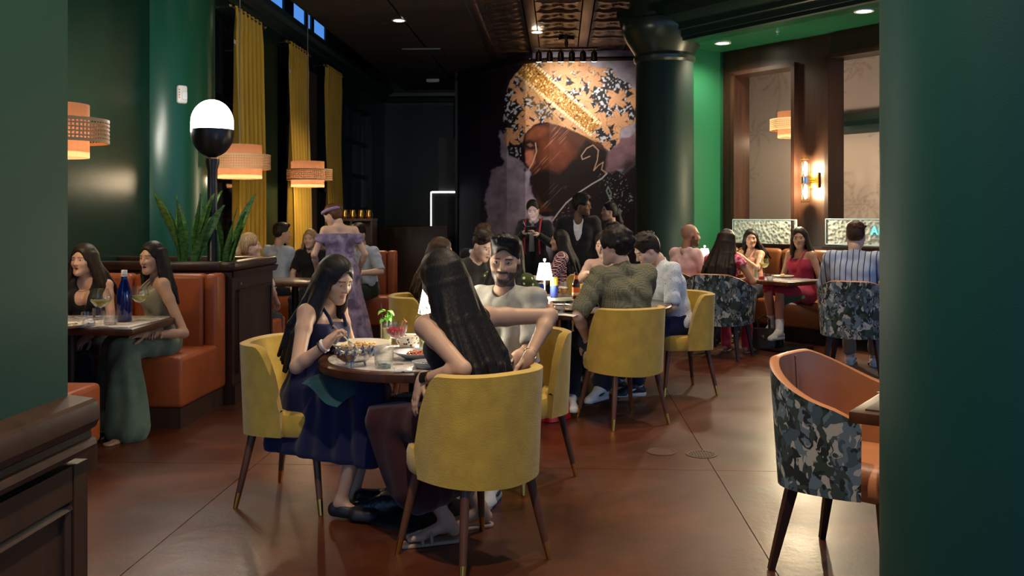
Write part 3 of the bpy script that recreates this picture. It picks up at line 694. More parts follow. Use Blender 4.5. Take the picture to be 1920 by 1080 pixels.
# left wall with window openings (y0, y1, z0, z1)
wins = [(9.75, 11.35, .9, 3.72), (12.4, 14.45, .9, 3.72), (14.55, 15.7, .9, 3.72), (16.4, 18.7, .9, 3.45)]
cler = [(11.9, 12.75), (13.15, 13.85), (13.93, 14.18), (14.26, 15.05)]
mb = MB(); T = .24
def wl(y0, y1, z0, z1):
    t_ = T if z1 < 4.23 else .04; mb.box((XL - t_ / 2, (y0 + y1) / 2, (z0 + z1) / 2), (t_, y1 - y0, z1 - z0))
y = 2.0
for a, b_, z0, z1 in wins: wl(y, a, 0, 3.72); wl(a, b_, 0, z0); (wl(a, b_, z1, 3.72) if z1 < 3.72 else None); y = b_
wl(y, 20.4, 0, 3.72); wl(2.0, 20.4, 3.72, 4.22); wl(2, 20.4, 4.75, 5.3); y = 2.
for a, b_ in cler: wl(y, a, 4.22, 4.75); y = b_
wl(y, 20.4, 4.22, 4.75)
struct(obj('wall_left', mb, GREEN, smooth=False))
FRAME = mat('window_frame_paint', srgb(14, 22, 22), rough=.4)
PANE = mat('dusk_pane', srgb(13, 20, 30), rough=.06, spec=.8, var=.5, vscale=1.2)
for k, (a, b_, z0, z1) in enumerate(wins):
    w = struct(link('window_%d' % (k + 1), None, None, (XL - .1, a, z0))); h = z1 - z0; wd = b_ - a
    nc, nr = (3, 4) if k == 3 else (2, 3)
    for i in range(nc + 1): obj('mullion', MB().box((0, wd * i / nc, h / 2), (.07, .07, h)), FRAME, w)
    for j in range(nr + 1): obj('rail', MB().box((0, wd / 2, h * j / nr), (.06, wd, .07)), FRAME, w)
    for i in range(nc):
        for j in range(nr): obj('pane', MB().box((-.02, wd * (i + .5) / nc, h * (j + .5) / nr), (.008, wd / nc - .06, h / nr - .06)), PANE if k < 3 or (i + j) % 3 else mat('dusk_pane_blue', srgb(45, 62, 84), rough=.08, spec=.8), w)
for k, (a, b_) in enumerate(cler):
    w = struct(link('window_%d' % (k + 5), None, None, (XL - .02, (a + b_) / 2, 4.485)))
    wd = b_ - a
    obj('pane', MB().box((0, 0, 0), (.006, wd, .53)), mat_glass('sky_pane', (.62, .82, 1), edge=.2), w)
    for q in (-1, 1): obj('mullion', MB().box((0, q * (wd / 2 - .015), 0), (.03, .03, .53)), FRAME, w); obj('rail', MB().box((0, 0, q * .25), (.05, wd, .03)), FRAME, w)
# brown roller blind beside the second curtain
bl = thing('roller_blind', 'dark brown blind covering the window between two yellow curtains', 'blind', (XL + .02, 13.75, 0))
obj('blind_cloth', MB().box((0, 0, 2.2), (.02, 1.15, 2.8)), mat('blind_cloth', srgb(58, 38, 28), rough=.8, bump=.2, bscale=120), bl); obj('bottom_bar', MB().box((0, 0, .80), (.03, 1.16, .05)), WOOD, bl)
# crown moulding on the left and back walls
CROWN = [(0, 0), (.05, 0), (.06, .05), (.10, .07), (.13, .14), (.19, .18), (.20, .25), (0, .25)]
struct(obj('trim_1', MB().extrude(CROWN, (XL, 2, 3.86), (XL, 20.1, 3.86), (1, 0, 0)), GREEN_D, ang=25))
YB = 20.1
struct(obj('wall_back', MB().box((-.8, YB + .1, 2.6), (7.0, .2, 5.2)), mat('teal_dark_paint', srgb(16, 42, 42), rough=.4), smooth=False))
struct(obj('trim_2', MB().extrude(CROWN, (XL, YB, 3.80), (1.5, YB, 3.80), (0, -1, 0)), mat('teal_trim', srgb(22, 48, 46), rough=.35), ang=25))
# engaged round pier in the left wall
struct(obj('wall_left_pier', MB().lathe([(.56, 0), (.56, 4.6)], (-3.98, 9.0, 0), n=72), mat('green_pier_lit', srgb(20, 74, 50), rough=.27, spec=.5), ang=60))  # wall green lightened in its base colour to bring out the lamp's glow
# near wall end with wainscot
struct(obj('wall_near', MB().box((-1.33 - .15, .2, 2.5), (.30, 4.52, 5.0)), mat('green_satin', srgb(24, 66, 53), rough=.55, spec=.4, bump=.07, bscale=260), smooth=False))
wn = struct(link('trim_3', None, None, (-1.33, 2.46, 0)))
obj('wainscot_body', MB().box((.018, -2.1, .39), (.036, 4.2, .78)), WOOD_G, wn)
obj('corner_stile', MB().box((.044, -.035, .39), (.022, .07, .78)), WOOD_G, wn); obj('stile', MB().box((.044, -.62, .39), (.022, .10, .78)), WOOD_G, wn)
obj('top_rail', MB().box((.043, -2.14, .735), (.020, 4.13, .09)), WOOD_G, wn); obj('bottom_rail', MB().box((.043, -2.14, .08), (.020, 4.13, .16)), WOOD_G, wn)
obj('panel_moulding', MB().extrude([(.036, 0), (.052, 0), (.046, .012), (.036, .02)], (0, -.07, .665), (0, -.57, .665), (1, 0, 0)).extrude([(.036, 0), (.052, 0), (.046, .02), (.036, .02)], (0, -.08, .16), (0, -.08, .68), (1, 0, 0), (0, -1, 0)), WOOD_G, wn)
obj('cap', MB().extrude([(0, 0), (.060, 0), (.068, .006), (.076, .020), (.072, .034), (.060, .040), (.058, .056), (.072, .066), (.082, .086), (.082, .116), (.076, .134), (.066, .142), (0, .150)], (0, .012, .80), (0, -4.2, .80), (1, 0, 0)), WOOD_G, wn, ang=25)
# ceiling: plain dark panels on the left, pressed tin on the right
cl = struct(obj('ceiling', MB().box(((-3.35 + 7) / 2, 8.2, CE + .12), (10.35, 24.5, .16)), mat('ceiling_void', srgb(16, 13, 11), rough=.9), smooth=False))
struct(obj('ceiling_upper', MB().box((-3.6, 8.2, 5.3), (1.2, 24.5, .1)), BLACK)); struct(obj('ceiling_edge', MB().box((-3.34, 8.2, CE + .62), (.06, 24.5, 1.2)), GREEN_D))
PANEL = mat('ceiling_panel', srgb(46, 39, 33), rough=.75, var=.15, vscale=4, bump=.3, bscale=90)
pm = MB().box((0, 0, 0), (1.17, .585, .03), bev=.006, seg=1); proto = None
for i in range(2):
    for j in range(17):
        x, y = -2.75 + i * 1.2, 9.6 + j * .615
        if i == 0 and False: continue
        if proto is None: proto = obj('panel', pm, PANEL, cl, (x, y, CE + .025), smooth=False)
        else: o = proto.copy(); COL.objects.link(o); o.location = (x, y, CE + .025)
TIN = mat('pressed_tin', srgb(92, 80, 68), rough=.34, metal=.75, var=.25, vscale=6)
def tin(u, v):
    x, y = u * 2 - 1, v * 2 - 1; r = math.hypot(x, y); a = math.atan2(y, x)
    e = max(abs(x), abs(y)); h = -.03 * max(0, min(1, (e - .86) / .08)) * (e > .86)
    if e < .8: h += -.018 * max(0, math.cos(4 * a + math.pi)) ** .7 * max(0, math.sin(min(r, 1.1) * 2.8)) - .014 * max(0, 1 - r * 4.5) + .008 * math.sin(9 * r + 3 * math.cos(4 * a))
    return (x * .295, y * .295, h)
tm = MB().grid(tin, 21, 21); proto = None; strip = None
for i in range(8):
    for j in range(11):
        x, y = -.78 + i * .76, 10.2 + j * .6
        if y > 11.9 + .8 and x > 2.6: continue
        if proto is None: proto = obj('tin_tile', tm, TIN, cl, (x, y, CE + .03), ang=60)
        else: o = proto.copy(); COL.objects.link(o); o.location = (x, y, CE + .03)
    obj('tin_strip', MB().box((-.40 + i * .76, 13.2, CE + .02), (.14, 6.6, .03), bev=.012), TIN, cl)
obj('tin_border', MB().extrude([(0, 0), (.10, 0), (.12, -.03), (.06, -.05), (0, -.04)], (-1.2, 9.6, CE + .04), (-1.2, 17.4, CE + .04), (1, 0, 0)), TIN, cl)
# recessed downlights
GLOW = mat('lamp_glow', (1, .9, .75), emit=(1, .86, .66), es=14.)
def downlight(p, label, power, cone=100, glow=GLOW, col=(1, .80, .58)):
    t = thing('recessed_downlight', label, 'ceiling light', p, group='recessed downlights')
    obj('trim_ring', MB().lathe([(.075, -.004), (.10, -.006), (.10, .004), (.075, .004), (.075, -.004)], n=24), WHITE, t); obj('diffuser', MB().lathe([(.076, -.001), (0, -.001)], n=24, caps=False), glow, t)
    if power: lamp('bulb', 'SPOT', (0, 0, -.03), power, col, .07, t, None, cone, .8)
    return t
_p = on(748, 40, CE - .005); downlight((_p.x, _p.y, CE + .006), 'round recessed downlight in the plain dark ceiling panels', 170)
_p = on(1007, 57, CE - .005); downlight((_p.x, _p.y, CE - .03), 'round recessed downlight in the pressed tin ceiling', 90)
for n, (X_, d_, pw) in enumerate(((-.2, 1.9, 230), (.9, 4.4, 110), (-1.5, 3.4, 40), (.6, 5.9, 110), (-1.7, 7.4, 36), (1.9, 7.9, 110), (-.2, 9.0, 60), (2.8, 6.2, 50), (-2.6, 5.2, 16))):
    q = cw(X_, d_); downlight((q.x, q.y, CE + .035), 'round recessed downlight in the ceiling above the dining tables', pw)
_p = on(815, 118, CE); sp = thing('sprinkler', 'small metal sprinkler head hanging from the dark ceiling panels', 'sprinkler', (_p.x, _p.y, CE))
obj('stem', MB().lathe([(.03, .02), (.03, 0), (.009, -.005), (.009, -.07)], n=12), CHROME, sp); obj('deflector', MB().lathe([(.03, -.09), (.03, -.085), (.005, -.07)], n=12), CHROME, sp)
_p = on(812, 148, CE); sd_ = thing('exit_light', 'small white emergency light unit on the dark ceiling near the back wall', 'emergency light', (_p.x, _p.y, CE))
obj('housing', MB().box((0, 0, -.03), (.26, .10, .06), bev=.015), WHITE, sd_); obj('lens', MB().box((0, 0, -.063), (.20, .06, .01), bev=.004), mat('frost', (.6, .6, .6)), sd_)
_p = on(790, 91, CE); av = thing('air_vent', 'flat dark air vent panel with a pale edge in the plain ceiling', 'vent', (_p.x, _p.y, CE + .004))
obj('vent_frame', MB().box((0, .3, 0), (.62, .62, .02)), PANEL, av)
for k in range(6): obj('slat', MB().box((0, .05 + k * .1, -.012), (.56, .012, .012)), PANEL, av)
obj('vent_edge', MB().box((0, -.01, -.012), (.62, .02, .02)), mat('vent_metal', (.5, .46, .4), rough=.3, metal=.8), av)
# vestibule with the lit door at the back
struct(obj('wall_vestibule', MB().box((-1.55, 18.6, 1.45), (1.55, 1.6, 2.9)), mat('black_brown', srgb(16, 14, 14), rough=.5), smooth=False))
_a = at(806, 361, 17.6); dr = struct(link('door_1', None, None, (_a.x, 17.75, 0)))
obj('door_leaf', MB().box((.24, .02, .93), (.46, .05, 1.84), bev=.01), BLACK, dr)
LEAK = mat('door_light_gap', (1, 1, 1), emit=(.95, 1, 1), es=3.5)
obj('light_gap_top', MB().box((.24, -.01, 1.865), (.48, .012, .028)), LEAK, dr); obj('light_gap_side', MB().box((-.012, -.01, .94), (.018, .012, 1.86)), LEAK, dr)
obj('door_handle', MB().tube([(.4, -.02, .95), (.4, -.06, .95), (.33, -.06, .95)], .009), CHROME, dr)
struct(obj('wall_partition', MB().box((-2.55, 16.0, .62), (1.25, .14, 1.24), bev=.02), WOOD)); struct(obj('wall_corner_pilaster', MB().lathe([(.16, 0), (.16, 3.9)], (-2.1, 19.75, 0), n=28), mat('teal_gloss', srgb(20, 52, 52), rough=.2)))
# ------------------------------------------------------------------ right: diagonal niche with banquette and interior windows
AO = np.array((1.975, 11.64)); AU = np.array((.578, -.816)); AN = np.array((.816, .578)); ZS = 3.55
def rw(a, b, z=0.): p = AO + AU * a + AN * b; return cw(p[0], p[1], z)
def ra(px_, b):  # distance along the wall for a pixel column
    k = (px_ - 960) / FPX; p = AO + AN * b; return (k * p[1] - p[0]) / (AU[0] - k * AU[1])
def rz_(px_, py_, b): a = ra(px_, b); return CH + (HORIZ - py_) * (AO + AU * a + AN * b)[1] / FPX
RROT = PSI + math.atan2(AU[1], AU[0])                # local x along the wall, local y away from the room
RO = rw(0, 0)
def rwall(name, boxes, m, parent=None, **k):
    mb = MB()
    for (a0, a1, b0, b1, z0, z1) in boxes: mb.box(((a0 + a1) / 2, (b0 + b1) / 2, (z0 + z1) / 2), (a1 - a0, b1 - b0, z1 - z0))
    return obj(name, mb, m, parent, (RO.x, RO.y, 0) if parent is None else None, RROT if parent is None else 0, **k)
BW = .96; o1, o2, o3, o4 = ra(1380, BW), ra(1493, BW), ra(1556, BW), ra(1760, BW)
wz1, wz2 = rz_(1440, 130, BW), rz_(1600, 100, BW); zb = 1.06
struct(rwall('wall_right', [(0, o1, BW, BW + .22, 0, ZS), (o2, o3, BW, BW + .22, 0, ZS), (o4, o4 + 2.5, BW, BW + .22, 0, ZS), (o1, o2, BW, BW + .22, 0, zb), (o3, o4, BW, BW + .22, 0, zb), (o1, o2, BW, BW + .22, wz1, ZS), (o3, o4, BW, BW + .22, wz2, ZS)], WOOD, smooth=False))
struct(rwall('wall_niche_side', [(-.55, 0, 0, BW + .2, 0, ZS)], GREEN_L, smooth=False))
struct(rwall('ceiling_niche', [(-.55, 6.5, -.02, BW + .3, ZS, ZS + .1)], GREEN_L, smooth=False))
struct(rwall('wall_header', [(-.55, 6.5, -.10, .20, ZS, CE + .15)], GREEN_D, smooth=False))
ENT = [(0, 0), (.04, 0), (.05, .06), (.10, .08), (.11, .14), (.17, .17), (.24, .24), (.26, .32), (.30, .34), (.30, .42), (0, .42)]
tr = struct(link('trim_4', None, None, (RO.x, RO.y, 0), RROT))
obj('entablature', MB().extrude(ENT, (-.55, -.10, ZS + .04), (6.5, -.10, ZS + .04), (0, -1, 0)), GREEN_D, tr, ang=25)
for k, (a0, a1, zt) in enumerate(((o1, o2, wz1), (o3, o4, wz2))):   # window casings
    w = struct(link('window_%d' % (k + 9), None, None, (RO.x, RO.y, 0), RROT)); cs = WOOD
    for a in (a0, a1): obj('jamb', MB().box((a, BW + .08, (zb + zt) / 2), (.05, .30, zt - zb)), cs, w)
    obj('head', MB().box(((a0 + a1) / 2, BW + .08, zt), (a1 - a0 + .05, .30, .05)), cs, w); obj('sill', MB().box(((a0 + a1) / 2, BW + .06, zb), (a1 - a0 + .05, .34, .04)), cs, w)
# room behind the interior windows
def paint_paper(x, y):
    r = np.random.default_rng(17); C = np.tile(np.array(srgb(172, 156, 140)), x.shape + (1,)); dk = np.array(srgb(128, 112, 98))
    for k in range(46):
        cx, cy, R = r.uniform(-1.2, 4.6), r.uniform(.7, 3.9), r.uniform(.22, .48); a0, nl, ecc = r.uniform(0, 6.28), r.integers(7, 12), r.uniform(.6, 1.); dx, dy = x - cx, (y - cy) / ecc; rr = np.hypot(dx, dy) / R; th = np.arctan2(dy, dx) + a0 + .7 * rr
        fr = np.clip((np.cos(nl * th) - (-.25 + 1.1 * rr)) * 3, 0, 1) * np.clip((1 - rr) * 5, 0, 1) * (.6 + .4 * np.cos(60 * rr + 5 * np.sin(nl * th))); C = C * (1 - .5 * fr[..., None]) + dk * .5 * fr[..., None]
        if k % 3 == 0:
            tr = np.clip(1 - np.abs(dx + .06 * np.sin(5 * dy)) / .018, 0, 1) * (dy < 0) * (dy > -.7); C = C * (1 - .45 * tr[..., None]) + dk * .45 * tr[..., None]
    return C
PAPER = mat('plain_wallpaper', srgb(172, 156, 140), rough=.7)
struct(rwall('wall_side_room', [(-1.3, 9, BW + 1.62, BW + 1.75, 0, 4.0)], PAPER, smooth=False)); struct(rwall('ceiling_side_room', [(-1.3, 9, BW + .2, BW + 1.7, 4.0, 4.1)], mat('pale_ceiling', (.35, .3, .26)), smooth=False))
struct(rwall('wall_side_room_end', [(-1.35, -1.25, BW + .2, BW + 1.7, 0, 4.)], PAPER, smooth=False))
_ga, _gz = np.meshgrid(np.linspace(-1.25, 5, 260), np.linspace(.4, 4.0, 170)); _gi = np.arange(_ga.size).reshape(_ga.shape); _gq = np.stack([_gi[:-1, :-1], _gi[:-1, 1:], _gi[1:, 1:], _gi[1:, :-1]], -1).reshape(-1, 4)
wpp = struct(np_mesh('wall_paper', np.stack([_ga, np.full(_ga.shape, BW + 1.61), _gz], -1).reshape(-1, 3), _gq, mat_attr('palm_wallpaper', rough=.7, spec=.3), None, paint_paper(_ga, _gz).reshape(-1, 3))); wpp.location = (RO.x, RO.y, 0); wpp.rotation_euler = (0, 0, RROT)
pz = rz_(1600, 230, BW + 1.5)
tr5 = struct(link('trim_5', None, None, (RO.x, RO.y, 0), RROT))
a5 = ra(1562, BW + 1.5); obj('curved_moulding', MB().extrude([(0, 0), (.08, .02), (.10, .10), (.16, .16), (.18, .26), (0, .28)], (a5, BW + 1.6, pz - .14), (a5 + 5, BW + 1.6, pz - .14), (0, -1, 0)), GREEN_D, tr5, ang=25)
for a_, pw in (((o2 + o3) / 2, 17), (o1 - .35, 11), ((o3 + o4) / 2 + .9, 12)): lamp('side_room_fill', 'POINT', rw(a_, BW + .34, 2.35), pw, (1, .86, .72), .15)  # added fill points without fixtures, hidden behind the posts, to brighten the wallpaper
# etched glass panels, edge lit
def etched(N, L, co):
    v = tex(N, L, co, 'Voronoi', 28., feature='SMOOTH_F1'); n = tex(N, L, co, 'Noise', 30., Detail=4.)
    return cramp(N, L, v.outputs[0], [(.1, srgb(150, 165, 155)), (.6, srgb(215, 226, 216))]), v.outputs[0]
ETCH = ramp_mat('etched_glass', etched, rough=.2, spec=.7, bump=.9)
EDGE = mat('lit_glass_edge', (.35, .45, .42), emit=(.7, 1, .9), es=.16)
for k, (x0, x1, y0, y1) in enumerate(((1375, 1493, 412, 458), (1549, 1720, 411, 460))):
    b_ = BW - .06; a0, a1 = ra(x0, b_), ra(x1, b_); z1 = rz_((x0 + x1) / 2, y0, b_); z0 = rz_((x0 + x1) / 2, y1, b_)
    g = thing('etched_glass_panel', ['hammered glass panel without lettering, standing on the banquette ledge', 'hammered glass panel with teal letters above the banquette'][k], 'glass panel', (RO.x, RO.y, 0), RROT)
    obj('glass_sheet', MB().box(((a0 + a1) / 2, b_, (z0 + z1) / 2), (a1 - a0, .02, z1 - z0)), ETCH, g)
    for zz in (z0, z1): obj('lit_edge', MB().box(((a0 + a1) / 2, b_, zz), (a1 - a0, .024, .012)), EDGE, g)
    for aa in (a0, a1): obj('lit_edge', MB().box((aa, b_, (z0 + z1) / 2), (.010, .024, z1 - z0)), EDGE, g)
    if k == 1:
        fc = bpy.data.curves.new('letters', 'FONT'); fc.body = 'AM'; fc.size = .135; fc.extrude = .004; fc.space_character = 1.1
        tc_ = bpy.data.objects.new('tmp', fc); COL.objects.link(tc_); me_ = bpy.data.meshes.new_from_object(tc_); bpy.data.objects.remove(tc_); to = link('lettering', me_, g); to.rotation_euler = (math.pi / 2, 0, 0); to.location = (ra(1634, b_), b_ - .016, rz_(1640, 440, b_))
        me_.materials.clear(); me_.materials.append(mat('teal_neon', (.1, .6, .6), emit=(.15, .75, .75), es=.8))
# banquette: channel-backed brown leather
LEATHER = mat('brown_leather', srgb(112, 66, 34), rough=.38, spec=.5, var=.12, vscale=5, bump=.12, bscale=160)
bq = thing('banquette', 'long brown leather banquette with channelled back under the interior windows', 'banquette', (RO.x, RO.y, 0), RROT)
obj('plinth', MB().box((2.85, .68, .08), (5.6, .5, .16)), BLACK, bq)
for k in range(8):
    obj('seat_cushion', MB().box((.36 + k * .68, .63, .31), (.67, .62, .30), bev=.045, seg=3), LEATHER, bq)
for k in range(16):
    obj('back_channel', MB().box((.19 + k * .34, .87, .74), (.338, .14, .58), bev=.055, seg=3), LEATHER, bq)
obj('ledge', MB().box((2.85, .90, 1.045), (5.6, .10, .03)), WOOD, bq)
# soffit downlights in the niche
for (px_, py_, nm) in ((1355, 81, 'round downlight in the green niche soffit beside the round column'), (1620, 21, 'round downlight in the green niche soffit above the striped shirt')):
    q = on(px_, py_, ZS - .004); downlight((q.x, q.y, ZS - .004), nm, 85, 155)
q = on(1458, 60, ZS); sp = thing('soffit_sprinkler', 'tiny metal sprinkler in the green niche soffit', 'sprinkler', (q.x, q.y, ZS)); obj('stem', MB().lathe([(.03, 0), (.03, -.006), (.008, -.01), (.008, -.03)], n=10), CHROME, sp); obj('deflector', MB().lathe([(.022, -.04), (.022, -.036), (.004, -.03)], n=10), CHROME, sp)
# wall sconce: two glass tubes on a brass plate
b_ = BW - .09; ps = rw(ra(1510, b_), b_, 0); zc = rz_(1510, 338, b_)
sc = thing('wall_sconce', 'brass wall sconce with two ribbed glass tubes between the interior windows', 'wall lamp', (ps.x, ps.y, zc), RROT)
obj('back_plate', MB().box((.07, .075, 0), (.13, .02, .19), bev=.01), BRASS, sc); obj('arm', MB().tube([(.07, .07, 0), (.02, 0, 0)], .014), BRASS, sc); obj('band', MB().lathe([(.05, -.035), (.05, .035)], n=20, caps=False), CHROME, sc)
TUBE = mat_glass('ribbed_tube', (1, .95, .85), rough=.1, edge=.4); BULB = mat('sconce_bulb', (1, .9, .7), emit=(1, .85, .55), es=30.)
for q in (-1, 1):
    tb = obj('glass_tube', MB().lathe([(.047, q * .04), (.047, q * .25)], n=24, wave=.05, nw=12, caps=False), TUBE, sc)
    obj('bulb_filament', MB().lathe([(.004, q * .05), (.016, q * .08), (.016, q * .19), (.004, q * .22)], n=12), BULB, tb); obj('cap', MB().lathe([(.052, q * .25), (.052, q * .262), (0, q * .264)], n=20), BRASS, sc)
    lamp('bulb', 'POINT', (0, -.06, q * .14), 34, (1, .82, .52), .04, sc)
# round column by the mural with capital
cc = at(1246, 300, 11.75); rcol = .37
cm = struct(link('wall_column_far', None, None, (cc.x, cc.y, 0)))
obj('shaft', MB().lathe([(rcol * 1.02, 0), (rcol, .5), (rcol * .97, 3.35)], n=48), mat('green_column', srgb(13, 40, 32), rough=.55, spec=.3), cm)
obj('capital', MB().lathe([(rcol * .97, 3.33), (rcol * 1.04, 3.36), (rcol * 1.05, 3.40), (rcol * 1.0, 3.44), (rcol * 1.1, 3.50), (rcol * 1.28, 3.60), (rcol * 1.40, 3.70), (rcol * 1.45, 3.78), (rcol * 1.42, 3.84), (rcol * 1.2, 3.88), (rcol * 1.2, 4.2)], n=48), mat('bronze_green', srgb(34, 50, 40), rough=.28, spec=.6), cm, ang=25)
# near round column on the right
nc_ = cw(1.335, 2.30); struct(obj('wall_column_near', MB().lathe([(.40, 0), (.40, 4.3)], (nc_.x, nc_.y, 0), n=96), mat('teal_green_satin', srgb(15, 66, 62), rough=.5, spec=.4, bump=.06, bscale=260), ang=60))
# ------------------------------------------------------------------ mural on the bowed end wall
def vnoise(x, y, seed, sc):
    r = np.random.default_rng(seed); G = r.random((64, 64)); x = np.asarray(x) / sc; y = np.asarray(y) / sc
    xi, yi = np.floor(x).astype(int), np.floor(y).astype(int); fx, fy = x - xi, y - yi; fx = fx * fx * (3 - 2 * fx); fy = fy * fy * (3 - 2 * fy)
    g = lambda a, b: G[a % 64, b % 64]
    return (g(xi, yi) * (1 - fx) + g(xi + 1, yi) * fx) * (1 - fy) + (g(xi, yi + 1) * (1 - fx) + g(xi + 1, yi + 1) * fx) * fy
def fbm(x, y, seed, sc): return sum(vnoise(x + 31 * i, y + 17 * i, seed + i, sc / 2 ** i) / 2 ** (i + 1) for i in range(4)) / .9375
def inpoly(x, y, poly, soft=2., rag=0., seed=5):
    """signed soft inside test"""
    n = len(poly); ins = np.zeros(x.shape, bool); dist = np.full(x.shape, 1e9)
    for i in range(n):
        (x0, y0), (x1, y1) = poly[i], poly[(i + 1) % n]
        c = ((y0 > y) != (y1 > y)) & (x < (x1 - x0) * (y - y0) / (y1 - y0 + 1e-9) + x0); ins ^= c
        t = np.clip(((x - x0) * (x1 - x0) + (y - y0) * (y1 - y0)) / ((x1 - x0) ** 2 + (y1 - y0) ** 2 + 1e-9), 0, 1)
        dist = np.minimum(dist, np.hypot(x - x0 - t * (x1 - x0), y - y0 - t * (y1 - y0)))
    sd = np.where(ins, dist, -dist) + (rag * (fbm(x, y, seed, 14) - .5) if rag else 0)
    return np.clip(sd / soft + .5, 0, 1)
def paint_mural(x, y):
    C = np.zeros(x.shape + (3,)); n1 = fbm(x, y, 1, 60); n2 = fbm(x, y, 9, 14); n3 = fbm(x * .35 + y * .9, y * .3 - x * .2, 12, 9)
    def lay(mask, col):
        col = np.asarray(col, float)
        C[:] = C * (1 - mask[..., None]) + (col if col.ndim > 1 else col[None, None]) * mask[..., None]
    S = lambda r, g, b: np.array(srgb(r, g, b)); sh = lambda c, k: c * k[..., None]
    lay(np.ones(x.shape), S(26, 17, 30)); lay(np.clip((960 - x) / 90, 0, 1) * np.clip((y - 180) / 120, 0, 1) * .7, S(44, 40, 66)); lay(np.clip((n1 - .45) * 3, 0, .6), S(48, 26, 42))
    grey = sh(S(156, 146, 160), .5 + .9 * n2); lay(np.clip((x - 998) / 2, 0, 1) * np.clip((160 - y) / 10, 0, 1), grey)
    lay(inpoly(x, y, [(1080, 80), (1200, 80), (1200, 300), (1165, 330), (1135, 300), (1160, 200), (1110, 130)], 6, 30), grey)
    lay(inpoly(x, y, [(1135, 285), (1195, 240), (1195, 300), (1150, 325), (1130, 330)], 6, 25), sh(S(128, 96, 104), .5 + .9 * n2))
    lay(inpoly(x, y, [(940, 250), (972, 298), (995, 330), (1004, 375), (1012, 400), (1040, 405), (1035, 450), (1020, 520), (940, 520), (918, 430), (911, 365), (922, 322), (945, 302), (938, 270)], 4, 16), sh(S(158, 146, 164), .5 + 1.2 * n2))
    # face and beard
    face = inpoly(x, y, [(978, 262), (1000, 236), (1060, 225), (1120, 262), (1135, 282), (1132, 330), (1100, 370), (1040, 395), (1010, 400), (1004, 352), (996, 338), (1000, 326), (985, 305), (984, 285)], 3, 4)
    lay(face, sh(S(78, 42, 28), .7 + .6 * n2)); dots = .8 + .35 * (np.sin(x * 2.0 + y * 1.1) * np.sin(y * 2.0 - x * 1.1) > 0)
    lay(face * inpoly(x, y, [(1015, 262), (1060, 262), (1075, 285), (1058, 318), (1030, 312), (1010, 300)], 16), sh(S(112, 58, 38), dots)); lay(face * inpoly(x, y, [(984, 285), (1000, 280), (1003, 305), (994, 316), (985, 304)], 6), sh(S(176, 108, 82), dots)); lay(face * inpoly(x, y, [(985, 250), (1010, 236), (1030, 242), (1020, 256), (990, 264)], 8), sh(S(120, 66, 44), dots))
    lay(inpoly(x, y, [(980, 266), (992, 262), (1006, 268), (1010, 276), (998, 282), (984, 277)], 4) * .9, S(36, 18, 14)); lay(inpoly(x, y, [(988, 271), (994, 268), (1001, 273), (994, 276)], 2) * .6, S(150, 110, 90))
    beard_ = inpoly(x, y, [(998, 326), (1020, 318), (1048, 326), (1080, 296), (1100, 262), (1138, 285), (1134, 340), (1110, 385), (1060, 420), (1040, 402), (1008, 370), (994, 340)], 7, 8); lay(beard_, sh(S(30, 19, 18), .7 + .6 * n3)); lay(inpoly(x, y, [(1040, 400), (1110, 375), (1150, 330), (1196, 290), (1196, 520), (1040, 520)], 12, 20) * .85, sh(S(34, 20, 26), .6 + .8 * n1))
    st = np.clip((vnoise((x + y * .95), (x - y * .95) * .06, 33, 2.2) - .62) * 4, 0, 1)
    lay(st * inpoly(x, y, [(1000, 325), (1040, 240), (1075, 228), (1060, 270), (1015, 320)], 8) * .55, S(196, 140, 110)); lay(st * inpoly(x, y, [(1005, 385), (1040, 345), (1060, 350), (1015, 400)], 6) * .55, S(160, 130, 130))
    # patterned turban: warm leaves on black with small white flowers
    tur = inpoly(x, y, [(990, 114), (1010, 108), (1080, 106), (1112, 124), (1130, 128), (1148, 128), (1158, 146), (1180, 156), (1197, 175), (1197, 228), (1165, 240), (1160, 268), (1143, 282), (1122, 266), (1060, 240), (1025, 228), (1000, 234), (985, 250), (978, 270), (976, 300), (955, 290), (946, 262), (944, 215), (946, 180), (958, 150), (976, 128)], 2, 5)
    wx = x + 5 * (fbm(x, y, 41, 22) - .5) * 2; wy = y + 5 * (fbm(x, y, 47, 22) - .5) * 2; rl = np.random.default_rng(21)
    lay(tur, S(26, 22, 26)); fl_ = np.clip((vnoise(wx, wy, 61, 3.2) - .60) * 9, 0, 1); lay(tur * fl_ * .9, S(196, 196, 204))
    cent = [(956 + 31 * i + rl.uniform(-8, 8) + 15 * (j % 2), 108 + 25 * j + rl.uniform(-7, 7)) for j in range(8) for i in range(9)]
    for (cx, cy) in cent:
        if rl.random() < .12: continue
        R = rl.uniform(16, 25); a0 = rl.uniform(0, 6.28); nl = rl.integers(4, 7); dx, dy = wx - cx, wy - cy; r = np.hypot(dx, dy); th = np.arctan2(dy, dx) + a0 + .5 * r / R
        edge = R * (.40 + .60 * np.abs(np.cos(nl * th / 2)) ** 1.1) * (1 + .07 * np.cos(17 * th)); lm = np.clip((edge - r) / 1.2, 0, 1) * tur; base = S(204, 150, 108) * rl.uniform(.8, 1.08); lay(lm, sh(base, .8 + .4 * n2))
        lay(lm * np.clip(1 - np.abs(edge - r - 1.2) / 1.1, 0, 1) * .85, S(46, 26, 18)); lay(lm * np.clip((.10 - np.abs(np.sin(nl * th / 2))) * 12, 0, 1) * (r > 2) * .6, S(120, 70, 40))
    lay(tur * inpoly(x, y, [(1000, 110), (1085, 108), (1090, 140), (1030, 140)], 14) * .3, S(226, 180, 124))
    # jewelled band and bead rows
    bx, by = x - 984, y - 128; t = bx * .757 + by * .653; v = -bx * .653 + by * .757; wid = 17 - 4 * np.clip(t / 170, 0, 1)
